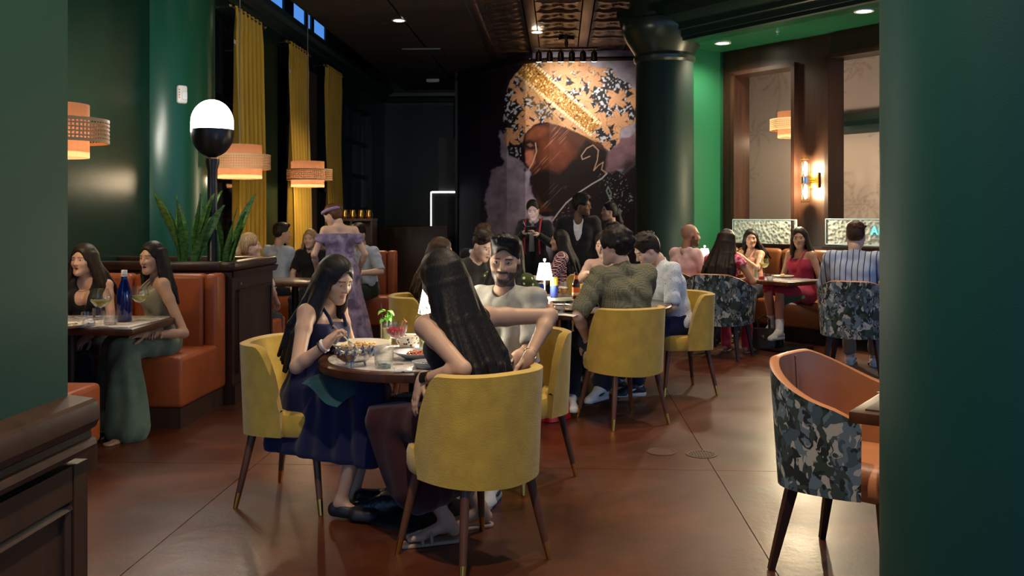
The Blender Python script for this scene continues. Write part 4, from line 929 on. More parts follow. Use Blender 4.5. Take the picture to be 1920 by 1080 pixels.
    band = np.clip((wid - np.abs(v)) / 2, 0, 1) * ((t > -4) & (t < 176)); sp_ = vnoise(x, y, 71, 1.9)
    lay(band, sh(S(168, 118, 52), .35 + 1.25 * sp_)); lay(band * np.clip((sp_ - .74) * 10, 0, 1), S(255, 226, 160)); lay(band * np.clip((.26 - sp_) * 9, 0, 1), S(56, 34, 16))
    for off in (-1, 1):
        bead = ((np.abs(v - off * (wid + 1)) < 2.6) & (np.mod(t, 5.4) < 3.9) & (t > -6) & (t < 178)).astype(float); lay(bead, S(238, 206, 160))
    lay(inpoly(x, y, [(968, 150), (985, 140), (1040, 212), (1060, 228), (1040, 236), (1000, 214)], 5) * .45, sh(S(120, 92, 50), .4 + 1.2 * sp_))
    # loose chalk lines and splashes
    def line(pts, w, col, a=.9):
        m = np.zeros(x.shape)
        for (x0, y0), (x1, y1) in zip(pts[:-1], pts[1:]):
            tt = np.clip(((x - x0) * (x1 - x0) + (y - y0) * (y1 - y0)) / ((x1 - x0) ** 2 + (y1 - y0) ** 2 + 1e-9), 0, 1); m = np.maximum(m, np.clip(w - np.hypot(x - x0 - tt * (x1 - x0), y - y0 - tt * (y1 - y0)) + .5, 0, 1))
        lay(m * a, col)
    line([(1036, 414), (1046, 400), (1062, 380), (1084, 362), (1110, 345), (1128, 335), (1138, 325)], 1.1, S(196, 190, 190)); line([(1138, 325), (1128, 318), (1131, 304), (1122, 310), (1113, 320), (1120, 300), (1122, 282), (1112, 272), (1100, 278), (1090, 292), (1092, 299), (1106, 293)], .7, S(210, 170, 140)); line([(1004, 268), (1006, 284), (999, 305), (992, 317)], .7, S(230, 190, 160)); line([(1142, 390), (1146, 362), (1140, 350), (1137, 358), (1143, 372)], .8, S(150, 170, 160)); line([(990, 150), (1030, 205), (1060, 235), (1110, 262), (1118, 266)], .6, S(220, 180, 110), .7)
    spl = np.clip((vnoise(x, y, 83, 2.4) - .80) * 12, 0, 1); lay(spl * inpoly(x, y, [(1125, 325), (1165, 325), (1190, 375), (1160, 410), (1130, 375)], 14), S(150, 165, 158)); lay(spl * inpoly(x, y, [(1040, 410), (1068, 380), (1085, 400), (1060, 430)], 10), S(170, 120, 110))
    return np.clip(C, 0, 1)
mpx = np.linspace(858, 1212, 290); md = np.interp(mpx, [858, 900, 950, 985, 1030, 1212], [17.5, 16.7, 15.9, 15.5, 15.3, 15.15]); mz = np.concatenate([np.linspace(0, 1.0, 4), np.linspace(1.02, CE + .12, 300)])
PX, ZZ = np.meshgrid(mpx, mz); DD = np.broadcast_to(md, PX.shape); XX = (PX - 960) / FPX * DD; PY = HORIZ - (ZZ - CH) * FPX / DD
cs_, sn_ = math.cos(PSI), math.sin(PSI); MP = np.stack([XX * cs_ - DD * sn_, XX * sn_ + DD * cs_, ZZ], -1); nr, ncx = PX.shape; I = np.arange(nr * ncx).reshape(nr, ncx)
MQ = np.stack([I[:-1, :-1], I[:-1, 1:], I[1:, 1:], I[1:, :-1]], -1).reshape(-1, 4)
mural = np_mesh('wall_mural', MP.reshape(-1, 3), MQ, mat_attr('mural_print', rough=.6, spec=.3, bump=.1), None, paint_mural(PX, PY).reshape(-1, 3)); struct(mural)
mrail = MB(); mrail.tube([(p[0], p[1] - .04, 4.0 - .03) for p in [cw((x_ - 960) / FPX * d_, d_) for x_, d_ in zip(mpx[::12], md[::12])]], .035, 8); struct(obj('trim_6', mrail, mat('rail_bronze', srgb(52, 38, 30), rough=.4, metal=.5)))
_q0 = cw((858 - 960) / FPX * 17.5, 17.5); struct(obj('wall_mural_return', MB().box((_q0.x, _q0.y + 1.3, 2.1), (.1, 2.6, 4.2)), BLACK)); _q1 = cw((1212 - 960) / FPX * 15.2, 15.2); _q2 = rw(-.4, .3)
struct(obj('wall_link', MB().extrude([(0, 0), (.1, 0), (.1, 4.2), (0, 4.2)], _q1, Vector((_q2.x, _q2.y, 0)), (1, 0, 0)), GREEN_D))
# track light
_c = on(1062, 72, CE); tl = thing('track_light', 'bronze ceiling track with six small spot heads aimed at the mural', 'track light', (_c.x, _c.y, 0)); BRZ = mat('bronze', srgb(70, 50, 34), rough=.35, metal=.9)
obj('canopy', MB().lathe([(.12, CE + .02), (.12, CE - .03), (.03, CE - .05), (.02, CE - .14)], n=20), BRZ, tl)
half = 52 / FPX * 14.1; obj('track_bar', MB().box((0, 0, CE - .15), (half * 2 + .1, .035, .03)), BRZ, tl)
for k in range(6):
    x_ = -half + k * half * .4; h_ = obj('spot_head', MB().lathe([(.02, 0), (.045, -.03), (.05, -.15), (.04, -.16)], (x_, 0, CE - .19), n=14, M=Matrix.Rotation(.28, 3, 'X')), BRZ, tl); obj('hanger', MB().tube([(x_, 0, CE - .15), (x_, 0, CE - .2)], .008, 6), BRZ, h_)
    obj('lens', MB().lathe([(.038, -.162), (0, -.164)], (x_, 0, CE - .19), n=14, M=Matrix.Rotation(.28, 3, 'X')), GLOW, h_)
    lamp('bulb', 'SPOT', (x_, .06, CE - .37), 14, (1, .90, .78), .03, tl, (x_ * .8, 1.1, 3.05), 115, .9)
# ================================================================== fixtures: curtains, pendants, lamp post, planter
CURT = mat('mustard_velvet', srgb(206, 166, 44), rough=.8, var=.12, vscale=6, bump=.15, bscale=120, sheen=.3, stretch=(1, 1, .2))
ROD = mat('rod_metal', srgb(120, 110, 92), rough=.3, metal=.9)
for k, (y0, y1, lab) in enumerate(((10.35, 11.35, 'mustard velvet curtain by the snake plant'), (12.5, 13.45, 'mustard velvet curtain beside the brown blind, on the round column side'), (14.5, 15.5, 'mustard velvet curtain behind the woman in the lilac dress'))):
    t = thing('curtain', lab, 'curtain', (XL + .13, (y0 + y1) / 2, 0), group='mustard curtains'); w = y1 - y0; zt = 3.80
    def cf(u, v, w=w, k=k):
        z = .05 + (zt - .05) * v; gather = 1 - .10 * math.exp(-((v - .97) / .03) ** 2); a = (.045 + .02 * math.sin(3 * v + k)) * (1 - .45 * (v > .965))
        x = a * math.sin(u * 2 * math.pi * 6.5 + .8 * math.sin(2.2 * v + k)) + .015 * math.sin(u * 40 + 5 * v)
        return (x, (u - .5) * w * gather * (1 - .12 * (1 - v) * (.5 + .5 * math.sin(3 * v))), z)
    obj('cloth', MB().grid(cf, 105, 26), CURT, t, ang=180)
    obj('rod', MB().tube([(0, -w / 2 - .12, zt - .03), (0, w / 2 + .06, zt - .03)], .014), ROD, t)
    for e in (-1, 1): obj('finial', MB().lathe([(0, -.03), (.022, -.02), (.03, 0), (.022, .02), (0, .03)], (0, e * (w / 2 + .09) - (.05 if e < 0 else 0), zt - .03), n=12), ROD, t)
    obj('bracket', MB().tube([(0, -w / 2 - .06, zt - .03), (-.12, -w / 2 - .06, zt - .03)], .010), ROD, t)
    if k < 2: obj('care_tag', MB().box((.02, -w / 2 - .03, zt - .42), (.004, .06, .045)), WHITE, t)
LINEN = mat('linen_shade', srgb(168, 118, 84), rough=.8, var=.15, vscale=60, bump=.2, bscale=200, stretch=(1, 1, .1))
_nt = LINEN.node_tree; _tr = _nt.nodes.new('ShaderNodeBsdfTranslucent'); _tr.inputs[0].default_value = (*srgb(190, 138, 106), 1); _mx = _nt.nodes.new('ShaderNodeMixShader'); _mx.inputs[0].default_value = .55
_nt.links.new(_nt.nodes['Principled BSDF'].outputs[0], _mx.inputs[1]); _nt.links.new(_tr.outputs[0], _mx.inputs[2]); _nt.links.new(_mx.outputs[0], _nt.nodes['Material Output'].inputs[0])
LINEN_IN = mat('shade_lining', srgb(255, 214, 160), rough=.8, emit=(1, .62, .3), es=.9)
RATTAN = mat('rattan', srgb(224, 184, 132), rough=.6)
def pendant(p, label, rz=0., off=(.05, .02), group='rattan pendants', cord=None):
    t = thing('pendant_lamp', label, 'pendant lamp', p, rz, group); h = .337
    d_ = obj('drum_shade', MB().lathe([(.216, 0), (.216, h)], n=40, caps=False), LINEN, t)
    obj('diffuser', MB().lathe([(.20, .03), (0, .03)], n=32, caps=False), mat('pendant_diffuser', (1, .85, .6), emit=(1, .72, .42), es=.9), d_)
    mb = MB(); R, z0, z1 = .293, .10, .228
    for k in range(76):
        a = 2 * math.pi * k / 76; mb.box((off[0] + R * math.cos(a), off[1] + R * math.sin(a), (z0 + z1) / 2), (.004, .0075, z1 - z0), rz=a)
    ring = obj('woven_ring', mb, RATTAN, t, smooth=False); ring['kind'] = 'stuff'
    for k in range(6):
        z = z0 + (z1 - z0) * k / 5; rr = .010 if k in (0, 5) else .005; obj('cane_hoop', MB().lathe([(R - .004, z - rr), (R + .005, z - rr), (R + .005, z + rr), (R - .004, z + rr), (R - .004, z - rr)], (off[0], off[1], 0), n=56), RATTAN, ring)
    L_ = (cord or CE) - p[2]; obj('cord', MB().tube([(0, 0, h - .1), (0, 0, L_)], .006, 6), mat('cord_grey', srgb(120, 112, 100), rough=.5), t); obj('socket', MB().lathe([(.02, .16), (.02, .24)], n=12), BRASS, t)
    obj('bulb', MB().lathe([(0, .08), (.028, .10), (.03, .12), (.015, .16)], n=12), mat('warm_bulb', (1, .8, .5), emit=(1, .75, .45), es=6.), t)
    for k in range(3): a = k * 2.094; obj('spoke', MB().tube([(0, 0, h - .03), (.214 * math.cos(a), .214 * math.sin(a), h - .03)], .003, 5), BRASS, t)
    lamp('bulb_light', 'POINT', (0, 0, .0), 7, (1, .76, .48), .05, t); lamp('bulb_light_up', 'POINT', (0, 0, .20), 1.6, (1, .78, .55), .05, t)
for px_, d_, o_, lab in ((98, 5.9, (.055, -.03), 'rattan and linen pendant over the booth of the two long-haired women'), (450, 9.4, (.02, -.05), 'rattan and linen pendant beside the glowing globe lamp'), (577, 12.3, (.01, .05), 'rattan and linen pendant hanging in front of the brown blind')):
    q = at(px_, 300, d_); pendant((q.x, q.y, 1.80), lab, 0, o_)
q = rw(ra(1490, BW + .8), BW + .8, rz_(1490, 258, BW + .8)); pendant((q.x, q.y, q.z), 'rattan and linen pendant seen through the interior window', 0, (-.03, -.05), cord=4.0)
# planter divider behind the first booth
YD0, YD1, XA, XW = 6.95, 7.95, -2.47, XL
pl = thing('planter_divider', 'dark panelled wood planter divider between the two booths', 'planter', (XA, (YD0 + YD1) / 2, 0))
W_ = XA - XW; D_ = YD1 - YD0
obj('box', MB().box((-W_ / 2, 0, .50), (W_ - .02, D_, 1.0)), WOOD, pl, smooth=False)
obj('top_rim', MB().box((-W_ / 2, -D_ / 2 + .05, 1.045), (W_, .13, .07), bev=.02).box((-W_ / 2, D_ / 2 - .05, 1.045), (W_, .13, .07), bev=.02).box((-.04, 0, 1.045), (.13, D_ + .05, .07), bev=.02), WOOD, pl)
obj('cornice', MB().extrude([(0, 0), (.02, 0), (.035, .03), (.04, .05), (0, .05)], (0, -D_ / 2, .96), (0, D_ / 2, .96), (1, 0, 0)), WOOD, pl)
obj('panel_frame', MB().extrude([(0, 0), (.012, 0), (.016, .02), (0, .02)], (0, -D_ / 2 + .1, .84), (0, D_ / 2 - .1, .84), (1, 0, 0)).extrude([(0, 0), (.012, 0), (.016, .02), (0, .02)], (0, -D_ / 2 + .1, .22), (0, D_ / 2 - .1, .22), (1, 0, 0)).box((.006, -D_ / 2 + .1, .53), (.014, .02, .62)).box((.006, D_ / 2 - .1, .53), (.014, .02, .62)), WOOD, pl)
obj('plinth', MB().box((.004, 0, .07), (.02, D_, .14)), WOOD, pl); obj('soil', MB().box((-W_ / 2, 0, 1.01), (W_ - .1, D_ - .1, .03)), mat('soil', (.02, .014, .01), rough=.9), pl)
obj('key_switch', MB().lathe([(.014, 0), (.014, .006), (.006, .008)], (0.0, -D_ / 2 + .16, .90), n=12, M=Matrix.Rotation(math.pi / 2, 3, 'Y')), CHROME, pl)
LEAF = mat('snake_leaf', srgb(112, 158, 74), rough=.4, var=.35, vscale=18, stretch=(1, 1, 3), col2=srgb(56, 98, 44))
random.seed(3)
def plant(c, n, lab, sp, hmax):
    t = thing('snake_plant', lab, 'plant', c, group='snake plants')
    for k in range(n):
        a = random.uniform(0, 6.28); tl_ = random.uniform(.05, .5) * sp; h = random.uniform(.6, 1.) * hmax; w = random.uniform(.034, .052); b0 = Vector((math.cos(a) * .06, math.sin(a) * .06, 0)); dr = Vector((math.cos(a), math.sin(a), 0)); tw_ = random.uniform(0, 3)
        def lf(u, v):
            c_ = b0 + dr * (tl_ * v ** 1.6 * h) + Vector((0, 0, h * v)); ang = tw_ + v * 1.2; s_ = Vector((math.cos(ang), math.sin(ang), 0)); ww = w * (min(1, .55 + v * 1.8)) * (1 - max(0, (v - .55) / .45) ** 2) + .001
            return c_ + s_ * (u - .5) * 2 * ww + dr * (.012 * (1 - (2 * u - 1) ** 2))
        g = MB().grid(lf, 5, 12); g2 = MB().grid(lambda u, v: lf(u, v) - dr * .004, 5, 12); g.add(g2.v, g2.f); obj('leaf', g, LEAF, t)
_q = at(352, 490, 7.35); plant((_q.x, _q.y, 1.025), 13, 'tall snake plant on the engaged pier side of the lamp post', 1.0, .62); _q = at(418, 490, 7.5); plant((_q.x, _q.y, 1.025), 8, 'narrow snake plant growing between lamp post and mustard curtain', .75, .58)
_q = at(398, 490, 7.42); gl = thing('globe_lamp_post', 'black lamp post with a glowing white capsule globe in the planter', 'lamp post', (_q.x, _q.y, 1.025)); PB = mat('post_black', (.012, .012, .013), rough=.35)
z_ = lambda py_: CH + (HORIZ - py_) * 7.42 / FPX - 1.025
obj('post', MB().lathe([(.05, 0), (.05, .03), (.038, .05), (.038, z_(320)), (.055, z_(305)), (.055, z_(298))], n=20), PB, gl)
zb_, zm, zt_ = z_(295), z_(243), z_(187); R_ = .166
obj('bowl', MB().lathe([(.03, zb_)] + [(R_ * math.sin(a), zm - .02 - (zm - .02 - zb_) * math.cos(a)) for a in np.linspace(.25, math.pi / 2, 9)] + [(R_, zm)], n=32), PB, gl)
obj('globe', MB().lathe([(R_ * .985, zm), (R_ * .985, zm + .06)] + [(R_ * .985 * math.cos(a), zm + .06 + (zt_ - zm - .06) * math.sin(a)) for a in np.linspace(.15, math.pi / 2, 10)], n=32), mat('opal_globe', (1, 1, 1), emit=(1, .97, .86), es=5.), gl)
lamp('globe_light', 'POINT', (0, 0, zt_ + .05), 16, (1, .95, .82), .16, gl); lamp('globe_light_side', 'POINT', (-.30, .05, zm + .1), 13, (1, .95, .82), .12, gl)
def on_cyl(px_, py_, cx, cy, r):
    d1 = at(px_, py_, 1.) - Vector((0, 0, CH)); a = d1.x ** 2 + d1.y ** 2; b2 = -(d1.x * cx + d1.y * cy); c2 = cx * cx + cy * cy - r * r; k = (-b2 - math.sqrt(max(0, b2 * b2 - a * c2))) / a
    return Vector((0, 0, CH)) + d1 * k
_q = on_cyl(341, 177, -3.98, 9.0, .575); fa_ = thing('fire_alarm', 'white fire alarm strobe with a red word strip on the green pier', 'alarm', (_q.x, _q.y, _q.z), math.atan2(_q.y - 9., _q.x + 3.98) + math.pi / 2)
obj('housing', MB().box((0, 0, 0), (.10, .05, .175), bev=.022), WHITE, fa_); obj('strobe_lens', MB().box((.012, -.03, -.012), (.05, .03, .08), bev=.012), mat('lens', (.85, .85, .85), rough=.1), fa_)
for k in range(4): obj('letter_strip', MB().box((-.036, -.0262, .04 - k * .024), (.008, .002, .014)), mat('alarm_red', srgb(200, 60, 60)), fa_)
# ================================================================== booths
ORANGE = mat('orange_leather', srgb(152, 76, 36), rough=.42, spec=.45, var=.10, vscale=5, bump=.10, bscale=180)
def bench(name, lab, xa, xw, yf, yb, flip=False, zb_=1.0, back=True):
    """seat front at yf, back of the backrest at yb; open end at xa"""
    t = thing(name, lab, 'booth seat', (xa, yf, 0), group='orange booth benches'); w = xa - xw; sg = 1 if yb > yf else -1; dp = abs(yb - yf)
    obj('base', MB().box((-w / 2 - .01, sg * dp / 2, .07), (w - .02, dp - .03, .14)), WOOD_G, t)
    n = max(1, round(w / .68)); sw_ = w / n
    for k in range(n): obj('seat_cushion', MB().box((-sw_ * (k + .5), sg * (dp - .14) / 2, .31), (sw_ - .004, dp - .14, .34), bev=.03, seg=3), ORANGE, t)
    for k in range(n): obj('back_cushion', MB().box((-sw_ * (k + .5) - (.05 if k == 0 else 0), sg * (dp - .12), (zb_ + .2) / 2 + .05), (sw_ - .004 - (.1 if k == 0 else 0), .14, zb_ - .3), bev=.04, seg=3), ORANGE, t)
    obj('end_panel', MB().box((-.05, sg * (dp - .10), (zb_ + .14) / 2), (.10, .20, zb_ - .14), bev=.03, seg=3), ORANGE, t); return t
bench('booth_bench', 'orange leather booth bench backed by the planter divider', -2.52, XL, 6.12, 6.94)
bench('booth_bench', 'orange leather booth bench behind the wainscot, with a black handbag on it', -2.62, XL, 5.22, 4.4)
bench('booth_bench', 'orange leather booth bench on the window side of the planter divider', -2.60, -3.42, 8.75, 7.97)
_q = at(741, 471, 11.3); bench('booth_bench', 'orange leather booth bench behind the man in the light blue shirt', _q.x, _q.x - 1.5, 10.75, 11.4)
# ================================================================== chairs
YEL = mat('mustard_fabric', srgb(184, 150, 50), rough=.85, var=.10, vscale=14, bump=.3, bscale=240, sheen=.35)
TIP = BRASS
def pat(cols):
    def b(N, L, co):
        w = tex(N, L, co, 'Noise', 12., Detail=2.); vm = N.new('ShaderNodeVectorMath'); vm.operation = 'MULTIPLY_ADD'; L.new(w.outputs[1], vm.inputs[0]); vm.inputs[1].default_value = (.11, .11, .11); L.new(co, vm.inputs[2])
        v = tex(N, L, vm.outputs[0], 'Voronoi', 27., (1, 1, .6), Randomness=1.); sp = N.new('ShaderNodeSeparateColor'); L.new(v.outputs[1], sp.inputs[0]); c1 = cramp(N, L, sp.outputs[0], [(0, cols[0]), (.2, cols[1]), (.38, cols[2]), (.55, cols[3]), (.72, cols[4]), (.90, cols[5])], True)
        v2 = tex(N, L, vm.outputs[0], 'Voronoi', 60., (1, 1, .40)); s2 = N.new('ShaderNodeSeparateColor'); L.new(v2.outputs[1], s2.inputs[0]); f2 = cramp(N, L, s2.outputs[1], [(0, (0, 0, 0)), (.80, (1, 1, 1))], True); c2 = cramp(N, L, s2.outputs[0], [(0, cols[5]), (.35, cols[0]), (.6, cols[3])], True)
        wv = tex(N, L, vm.outputs[0], 'Wave', 26., (1, 1, .1), Distortion=4.); f3 = cramp(N, L, wv.outputs[1], [(.78, (0, 0, 0)), (.86, (1, 1, 1))]); n3 = tex(N, L, co, 'Noise', 5.); f4 = cramp(N, L, n3.outputs[0], [(.55, (0, 0, 0)), (.58, (1, 1, 1))])
        return mixc(N, L, mixc(N, L, 1., f3, f4, 'MULTIPLY'), mixc(N, L, f2, c1, c2), cols[5])
    return b
LEAFY = ramp_mat('painterly_leaf_fabric', pat([srgb(38, 46, 50), srgb(74, 92, 106), srgb(54, 70, 62), srgb(106, 124, 138), srgb(62, 74, 74), srgb(180, 178, 174)]), rough=.75, spec=.25)  # leaf print tones pushed bluer to carry the daylight on the near chair
TAN = mat('tan_leather', srgb(188, 122, 78), rough=.4, spec=.45, var=.08, vscale=6, bump=.08, bscale=180)
def shell_mesh(a, b, thm, zt, zb_, th, flare=.0, n=41, m=9, yo=0.):
    """curved shell, open at +y: outer skin, inner skin and rim"""
    ths = np.linspace(-thm, thm, n); out = MB(); inn = MB()
    def pt(t, v, off):
        c, s_ = math.cos(t), math.sin(t); e = 2 / 2.6; x = (a - off) * math.copysign(abs(s_) ** e, s_); y = -(b - off) * math.copysign(abs(c) ** e, c) + yo; z = zb_(t) + (zt(t) - zb_(t)) * v; k = 1 + flare * (v - .5)
        return (x * k, y * k, z)
    out.grid(lambda u, v: pt(-thm + 2 * thm * u, v, 0), n, m); inn.grid(lambda u, v: pt(-thm + 2 * thm * u, v, th), n, m)
    rim = MB(); loop = [(t, 1.) for t in ths]; vs = []; fs = []
    for (t, v) in loop: vs += [pt(t, v, 0), tuple(np.array(pt(t, v, th * .5)) + np.array((0, 0, th * .22))), pt(t, v, th)]
    for i in range(n - 1):
        for j in range(2): fs.append((i * 3 + j, (i + 1) * 3 + j, (i + 1) * 3 + j + 1, i * 3 + j + 1))
    rim.add(vs, fs)
    for t in (-thm, thm): rim.grid(lambda u, v: pt(t, v, th * u), 2, m)
    rim.grid(lambda u, v: pt(-thm + 2 * thm * u, 0, th * v), n, 2); return out, inn, rim
def ztop_y(t):
    q = abs(t); return .80 - (.0 if q < 1.25 else .40 * (1 - math.sqrt(max(0, 1 - ((q - 1.25) / .40) ** 2))))
def yellow_chair():
    t = thing('dining_chair', 'x', 'chair', group='mustard dining chairs'); out, inn, rim = shell_mesh(.268, .262, 1.64, ztop_y, lambda t_: .345 + .02 * abs(math.sin(t_)), .045, .06); sh = MB(); 
    for m_ in (out, inn, rim): sh.add(m_.v, m_.f)
    obj('backrest', sh, YEL, t, ang=60)
    def seatp(k, z): return [(k * .235 * math.copysign(abs(math.cos(a)) ** .62, math.cos(a)), .015 + k * .245 * math.copysign(abs(math.sin(a)) ** .62, math.sin(a)), z) for a in np.linspace(0, 2 * math.pi, 40, endpoint=False)]
    mb = MB(); L_ = [(.86, .355), (.97, .365), (1., .39), (1., .445), (.97, .468), (.88, .48), (.5, .486), (0.02, .487)]; vs = []
    for k, z in L_: vs += seatp(k, z)
    mb.add(vs, [(j * 40 + i, j * 40 + (i + 1) % 40, (j + 1) * 40 + (i + 1) % 40, (j + 1) * 40 + i) for j in range(len(L_) - 1) for i in range(40)] + [tuple(range(40))[::-1]]); obj('seat', mb, YEL, t)
    for sx in (-1, 1):
        for sy in (-1, 1):
            p0, p1 = Vector((sx * .165, sy * .165, .37)), Vector((sx * .228, sy * .228, 0)); q = p0.lerp(p1, .80); lg = obj('leg', MB().tube([p0, q], [.021, .0145], 14), WALNUT, t); obj('brass_tip', MB().tube([q, p1], [.0150, .0115], 14), TIP, lg)
    return t
def leafy_chair():
    t = thing('tub_chair', 'x', 'chair', group='leaf print tub chairs'); zt = lambda q: .845 - .19 * max(0, (abs(q) - .35) / 1.6) ** 1.25; out, inn, rim = shell_mesh(.315, .30, 1.95, zt, lambda q: .335 + .012 * abs(q), .034, .10)
    obj('outer_shell', out, LEAFY, t, ang=60); obj('inner_lining', inn, TAN, t, ang=60); obj('rim', rim, TAN, t, ang=60)
    obj('seat', MB().box((0, .045, .405), (.48, .47, .15), bev=.07, seg=4), TAN, t); obj('seam', MB().tube([(0, -.243, .50), (0, -.262, .84)], .003, 6), mat('seam', srgb(90, 44, 22)), t)
    for sx in (-1, 1):
        for sy in (-1, 1): obj('leg', MB().tube([(sx * .19, sy * .18, .36), (sx * .245, sy * (.25 if sy < 0 else .22), 0)], [.030, .017], 4), WOOD, t)
    return t
yc = yellow_chair(); lc = leafy_chair(); first = {}
def put(proto, X, d, face, lab):
    q = cw(X, d); o = proto if proto.name not in first else dup(proto, (0, 0, 0)); first[proto.name] = 1
    o.location = (q.x, q.y, 0); o.rotation_euler = (0, 0, PSI + math.radians(face)); o['label'] = lab; return o
put(yc, -.165, 3.93, 40, 'mustard dining chair under the woman with waist-length hair')
put(yc, -1.08, 4.74, -104, 'mustard dining chair under the woman in the navy dress')
put(yc, .03, 5.10, 140, 'mustard dining chair under the bearded man')
put(yc, -.70, 7.35, -80, 'mustard dining chair of the brown-haired diner in black, beyond the marble table')
put(yc, .77, 6.50, 27, 'mustard dining chair under the man in the olive knit polo')
put(yc, 1.36, 7.60, 104, 'mustard dining chair under the man in the speckled pale shirt')
put(yc, .62, 10.15, 70, 'mustard dining chair under the woman in the plaid blouse')
put(yc, .02, 6.45, -25, 'mustard dining chair under the woman in the dotted green top'); put(yc, .80, 8.3, 155, 'mustard dining chair under the woman with bare shoulders and black sleeves'); put(yc, -.40, 8.24, -130, 'mustard dining chair under the dark-shirted man talking across the round table')
put(lc, 1.40, 3.80, -132, 'empty tan leather tub chair with leaf print outside'); put(lc, 2.13, 9.45, -32, 'leaf print tub chair under the woman in the pink floral top'); put(lc, 3.13, 8.5, -28, 'leaf print tub chair under the man in the striped shirt'); put(lc, 1.90, 10.25, -60, 'leaf print tub chair under the bald man in the pink shirt')
# ================================================================== tables
def marble_b(N, L, co):
    n = tex(N, L, co, 'Noise', 3.5, Detail=8., Distortion=1.6); return cramp(N, L, n.outputs[0], [(.40, srgb(214, 208, 200)), (.50, srgb(176, 168, 162)), (.55, srgb(220, 214, 206))])
MARBLE = ramp_mat('marble_top', marble_b, rough=.16, spec=.5); DARKTOP = mat('slate_top', srgb(96, 88, 82), rough=.3, var=.2, vscale=6); EDGEW = ramp_mat('table_edge_wood', wood_build(srgb(54, 30, 17), srgb(86, 50, 28), 16), rough=.35, spec=.5)
TZ = .75
def round_table(X, d, r, lab, top=MARBLE):
    q = cw(X, d); t = thing('round_table', lab, 'table', (q.x, q.y, 0)); e = .045
    obj('wood_edge', MB().lathe([(0, TZ - .048), (r - .03, TZ - .048), (r - .004, TZ - .044), (r, TZ - .03), (r, TZ - .008), (r - .006, TZ), (r - e, TZ), (r - e, TZ - .006), (0, TZ - .006)], n=72), EDGEW, t, ang=30)
    obj('tabletop', MB().lathe([(0, TZ - .010), (r - e - .001, TZ - .010), (r - e - .001, TZ), (0, TZ)], n=72), top, t, ang=30)
    obj('pedestal', MB().lathe([(.05, .03), (.04, .08), (.04, .66), (.14, .70)], n=20), BLACK, t); obj('base', MB().lathe([(.27, 0), (.27, .012), (.06, .04)], n=36), BLACK, t); return t
def rect_table(p, rz, sx, sy, lab, top=MARBLE):
    t = thing('rectangular_table', lab, 'table', p, rz); obj('wood_edge', MB().box((0, 0, TZ - .027), (sx, sy, .042), bev=.006), EDGEW, t); obj('tabletop', MB().box((0, 0, TZ - .006), (sx - .09, sy - .09, .012), bev=.002), top, t); obj('pedestal', MB().lathe([(.04, .03), (.035, .70)], n=16), BLACK, t); obj('base', MB().box((0, 0, .02), (.5, .5, .03), bev=.01), BLACK, t); return t
TA = (-.46, 4.52); round_table(*TA, .47, 'round marble table with wood rim, crowded with dishes beside the navy dress')
TB = (.42, 7.30); round_table(*TB, .82, 'large round table with bottles and cans in front of the olive polo', DARKTOP)
bt = rect_table((-3.17, 5.90, 0), 0, 1.16, .73, 'marble booth table with the blue bottle'); q = cw(.10, 10.3); rect_table((q.x, q.y, 0), PSI, .55, .6, 'white table behind the bearded man, in front of the server', mat('white_top', (.7, .68, .64), rough=.4))
bt2 = rect_table((-2.8, 9.75, 0), 0, 1.1, .73, 'dark booth table among the group by the windows', DARKTOP)
q = rw(ra(1462, -.22), -.22); rect_table((q.x, q.y, 0), RROT, .72, .62, 'marble table between the two women in pink and the leaf print chair'); q = rw(ra(1325, -.15), -.15); rect_table((q.x, q.y, 0), RROT, .6, .6, 'small table with a lit lamp before the bald man'); q = rw(ra(1700, -.2), -.2); rect_table((q.x, q.y, 0), RROT, .75, .62, 'table in front of the man in the striped shirt')
q = on(1612, 741, TZ); rect_table((q.x + .36, q.y - .16, 0), PSI - .62, .70, .70, 'dark wood table at the empty tan tub chair', WOOD_G); q = on(1668, 737, TZ); tag(obj('menu_card', MB().box((0, 0, .0015), (.14, .10, .003)), mat('menu_paper', srgb(200, 214, 230), rough=.6), None, (q.x + .035, q.y - .02, TZ + .001), .3), 'pale blue menu card on the table by the tan tub chair', 'card')
# console with brass mugs at the back
q = at(663, 410, 14.2); cs2 = thing('console', 'dark wood cubby shelf under the row of brass mugs', 'shelf', (q.x, q.y, 0), 0)
obj('top', MB().box((0, 0, 1.36), (.66, .38, .035)), WOOD, cs2); [obj('side_panel', MB().box((k * .31, 0, .67), (.03, .36, 1.34)), WOOD, cs2) for k in (-1, 0, 1)]; [obj('shelf_board', MB().box((0, 0, z)), WOOD, cs2) if False else obj('shelf_board', MB().box((0, 0, z), (.62, .36, .03)), WOOD, cs2) for z in (.1, .55, 1.0)]; obj('back_panel', MB().box((0, .17, .68), (.62, .02, 1.3)), WOOD, cs2)
for k in range(5):
    t = thing('brass_mug', 'brass mug in the row on the back shelf', 'mug', (q.x - .25 + k * .125, q.y - .05 + .02 * (k % 2), 1.3785), 1.2 + .2 * k, 'brass mugs on the shelf')
    obj('cup', MB().lathe([(.048, 0), (.055, .02), (.055, .05), (.043, .09), (.046, .13), (.043, .13), (.040, .09), (.05, .05), (.0, .01)], n=20), BRASS, t); obj('handle', MB().tube([(.045, 0, .12), (.085, 0, .105), (.088, 0, .05), (.053, 0, .03)], .006, 6), BRASS, t)
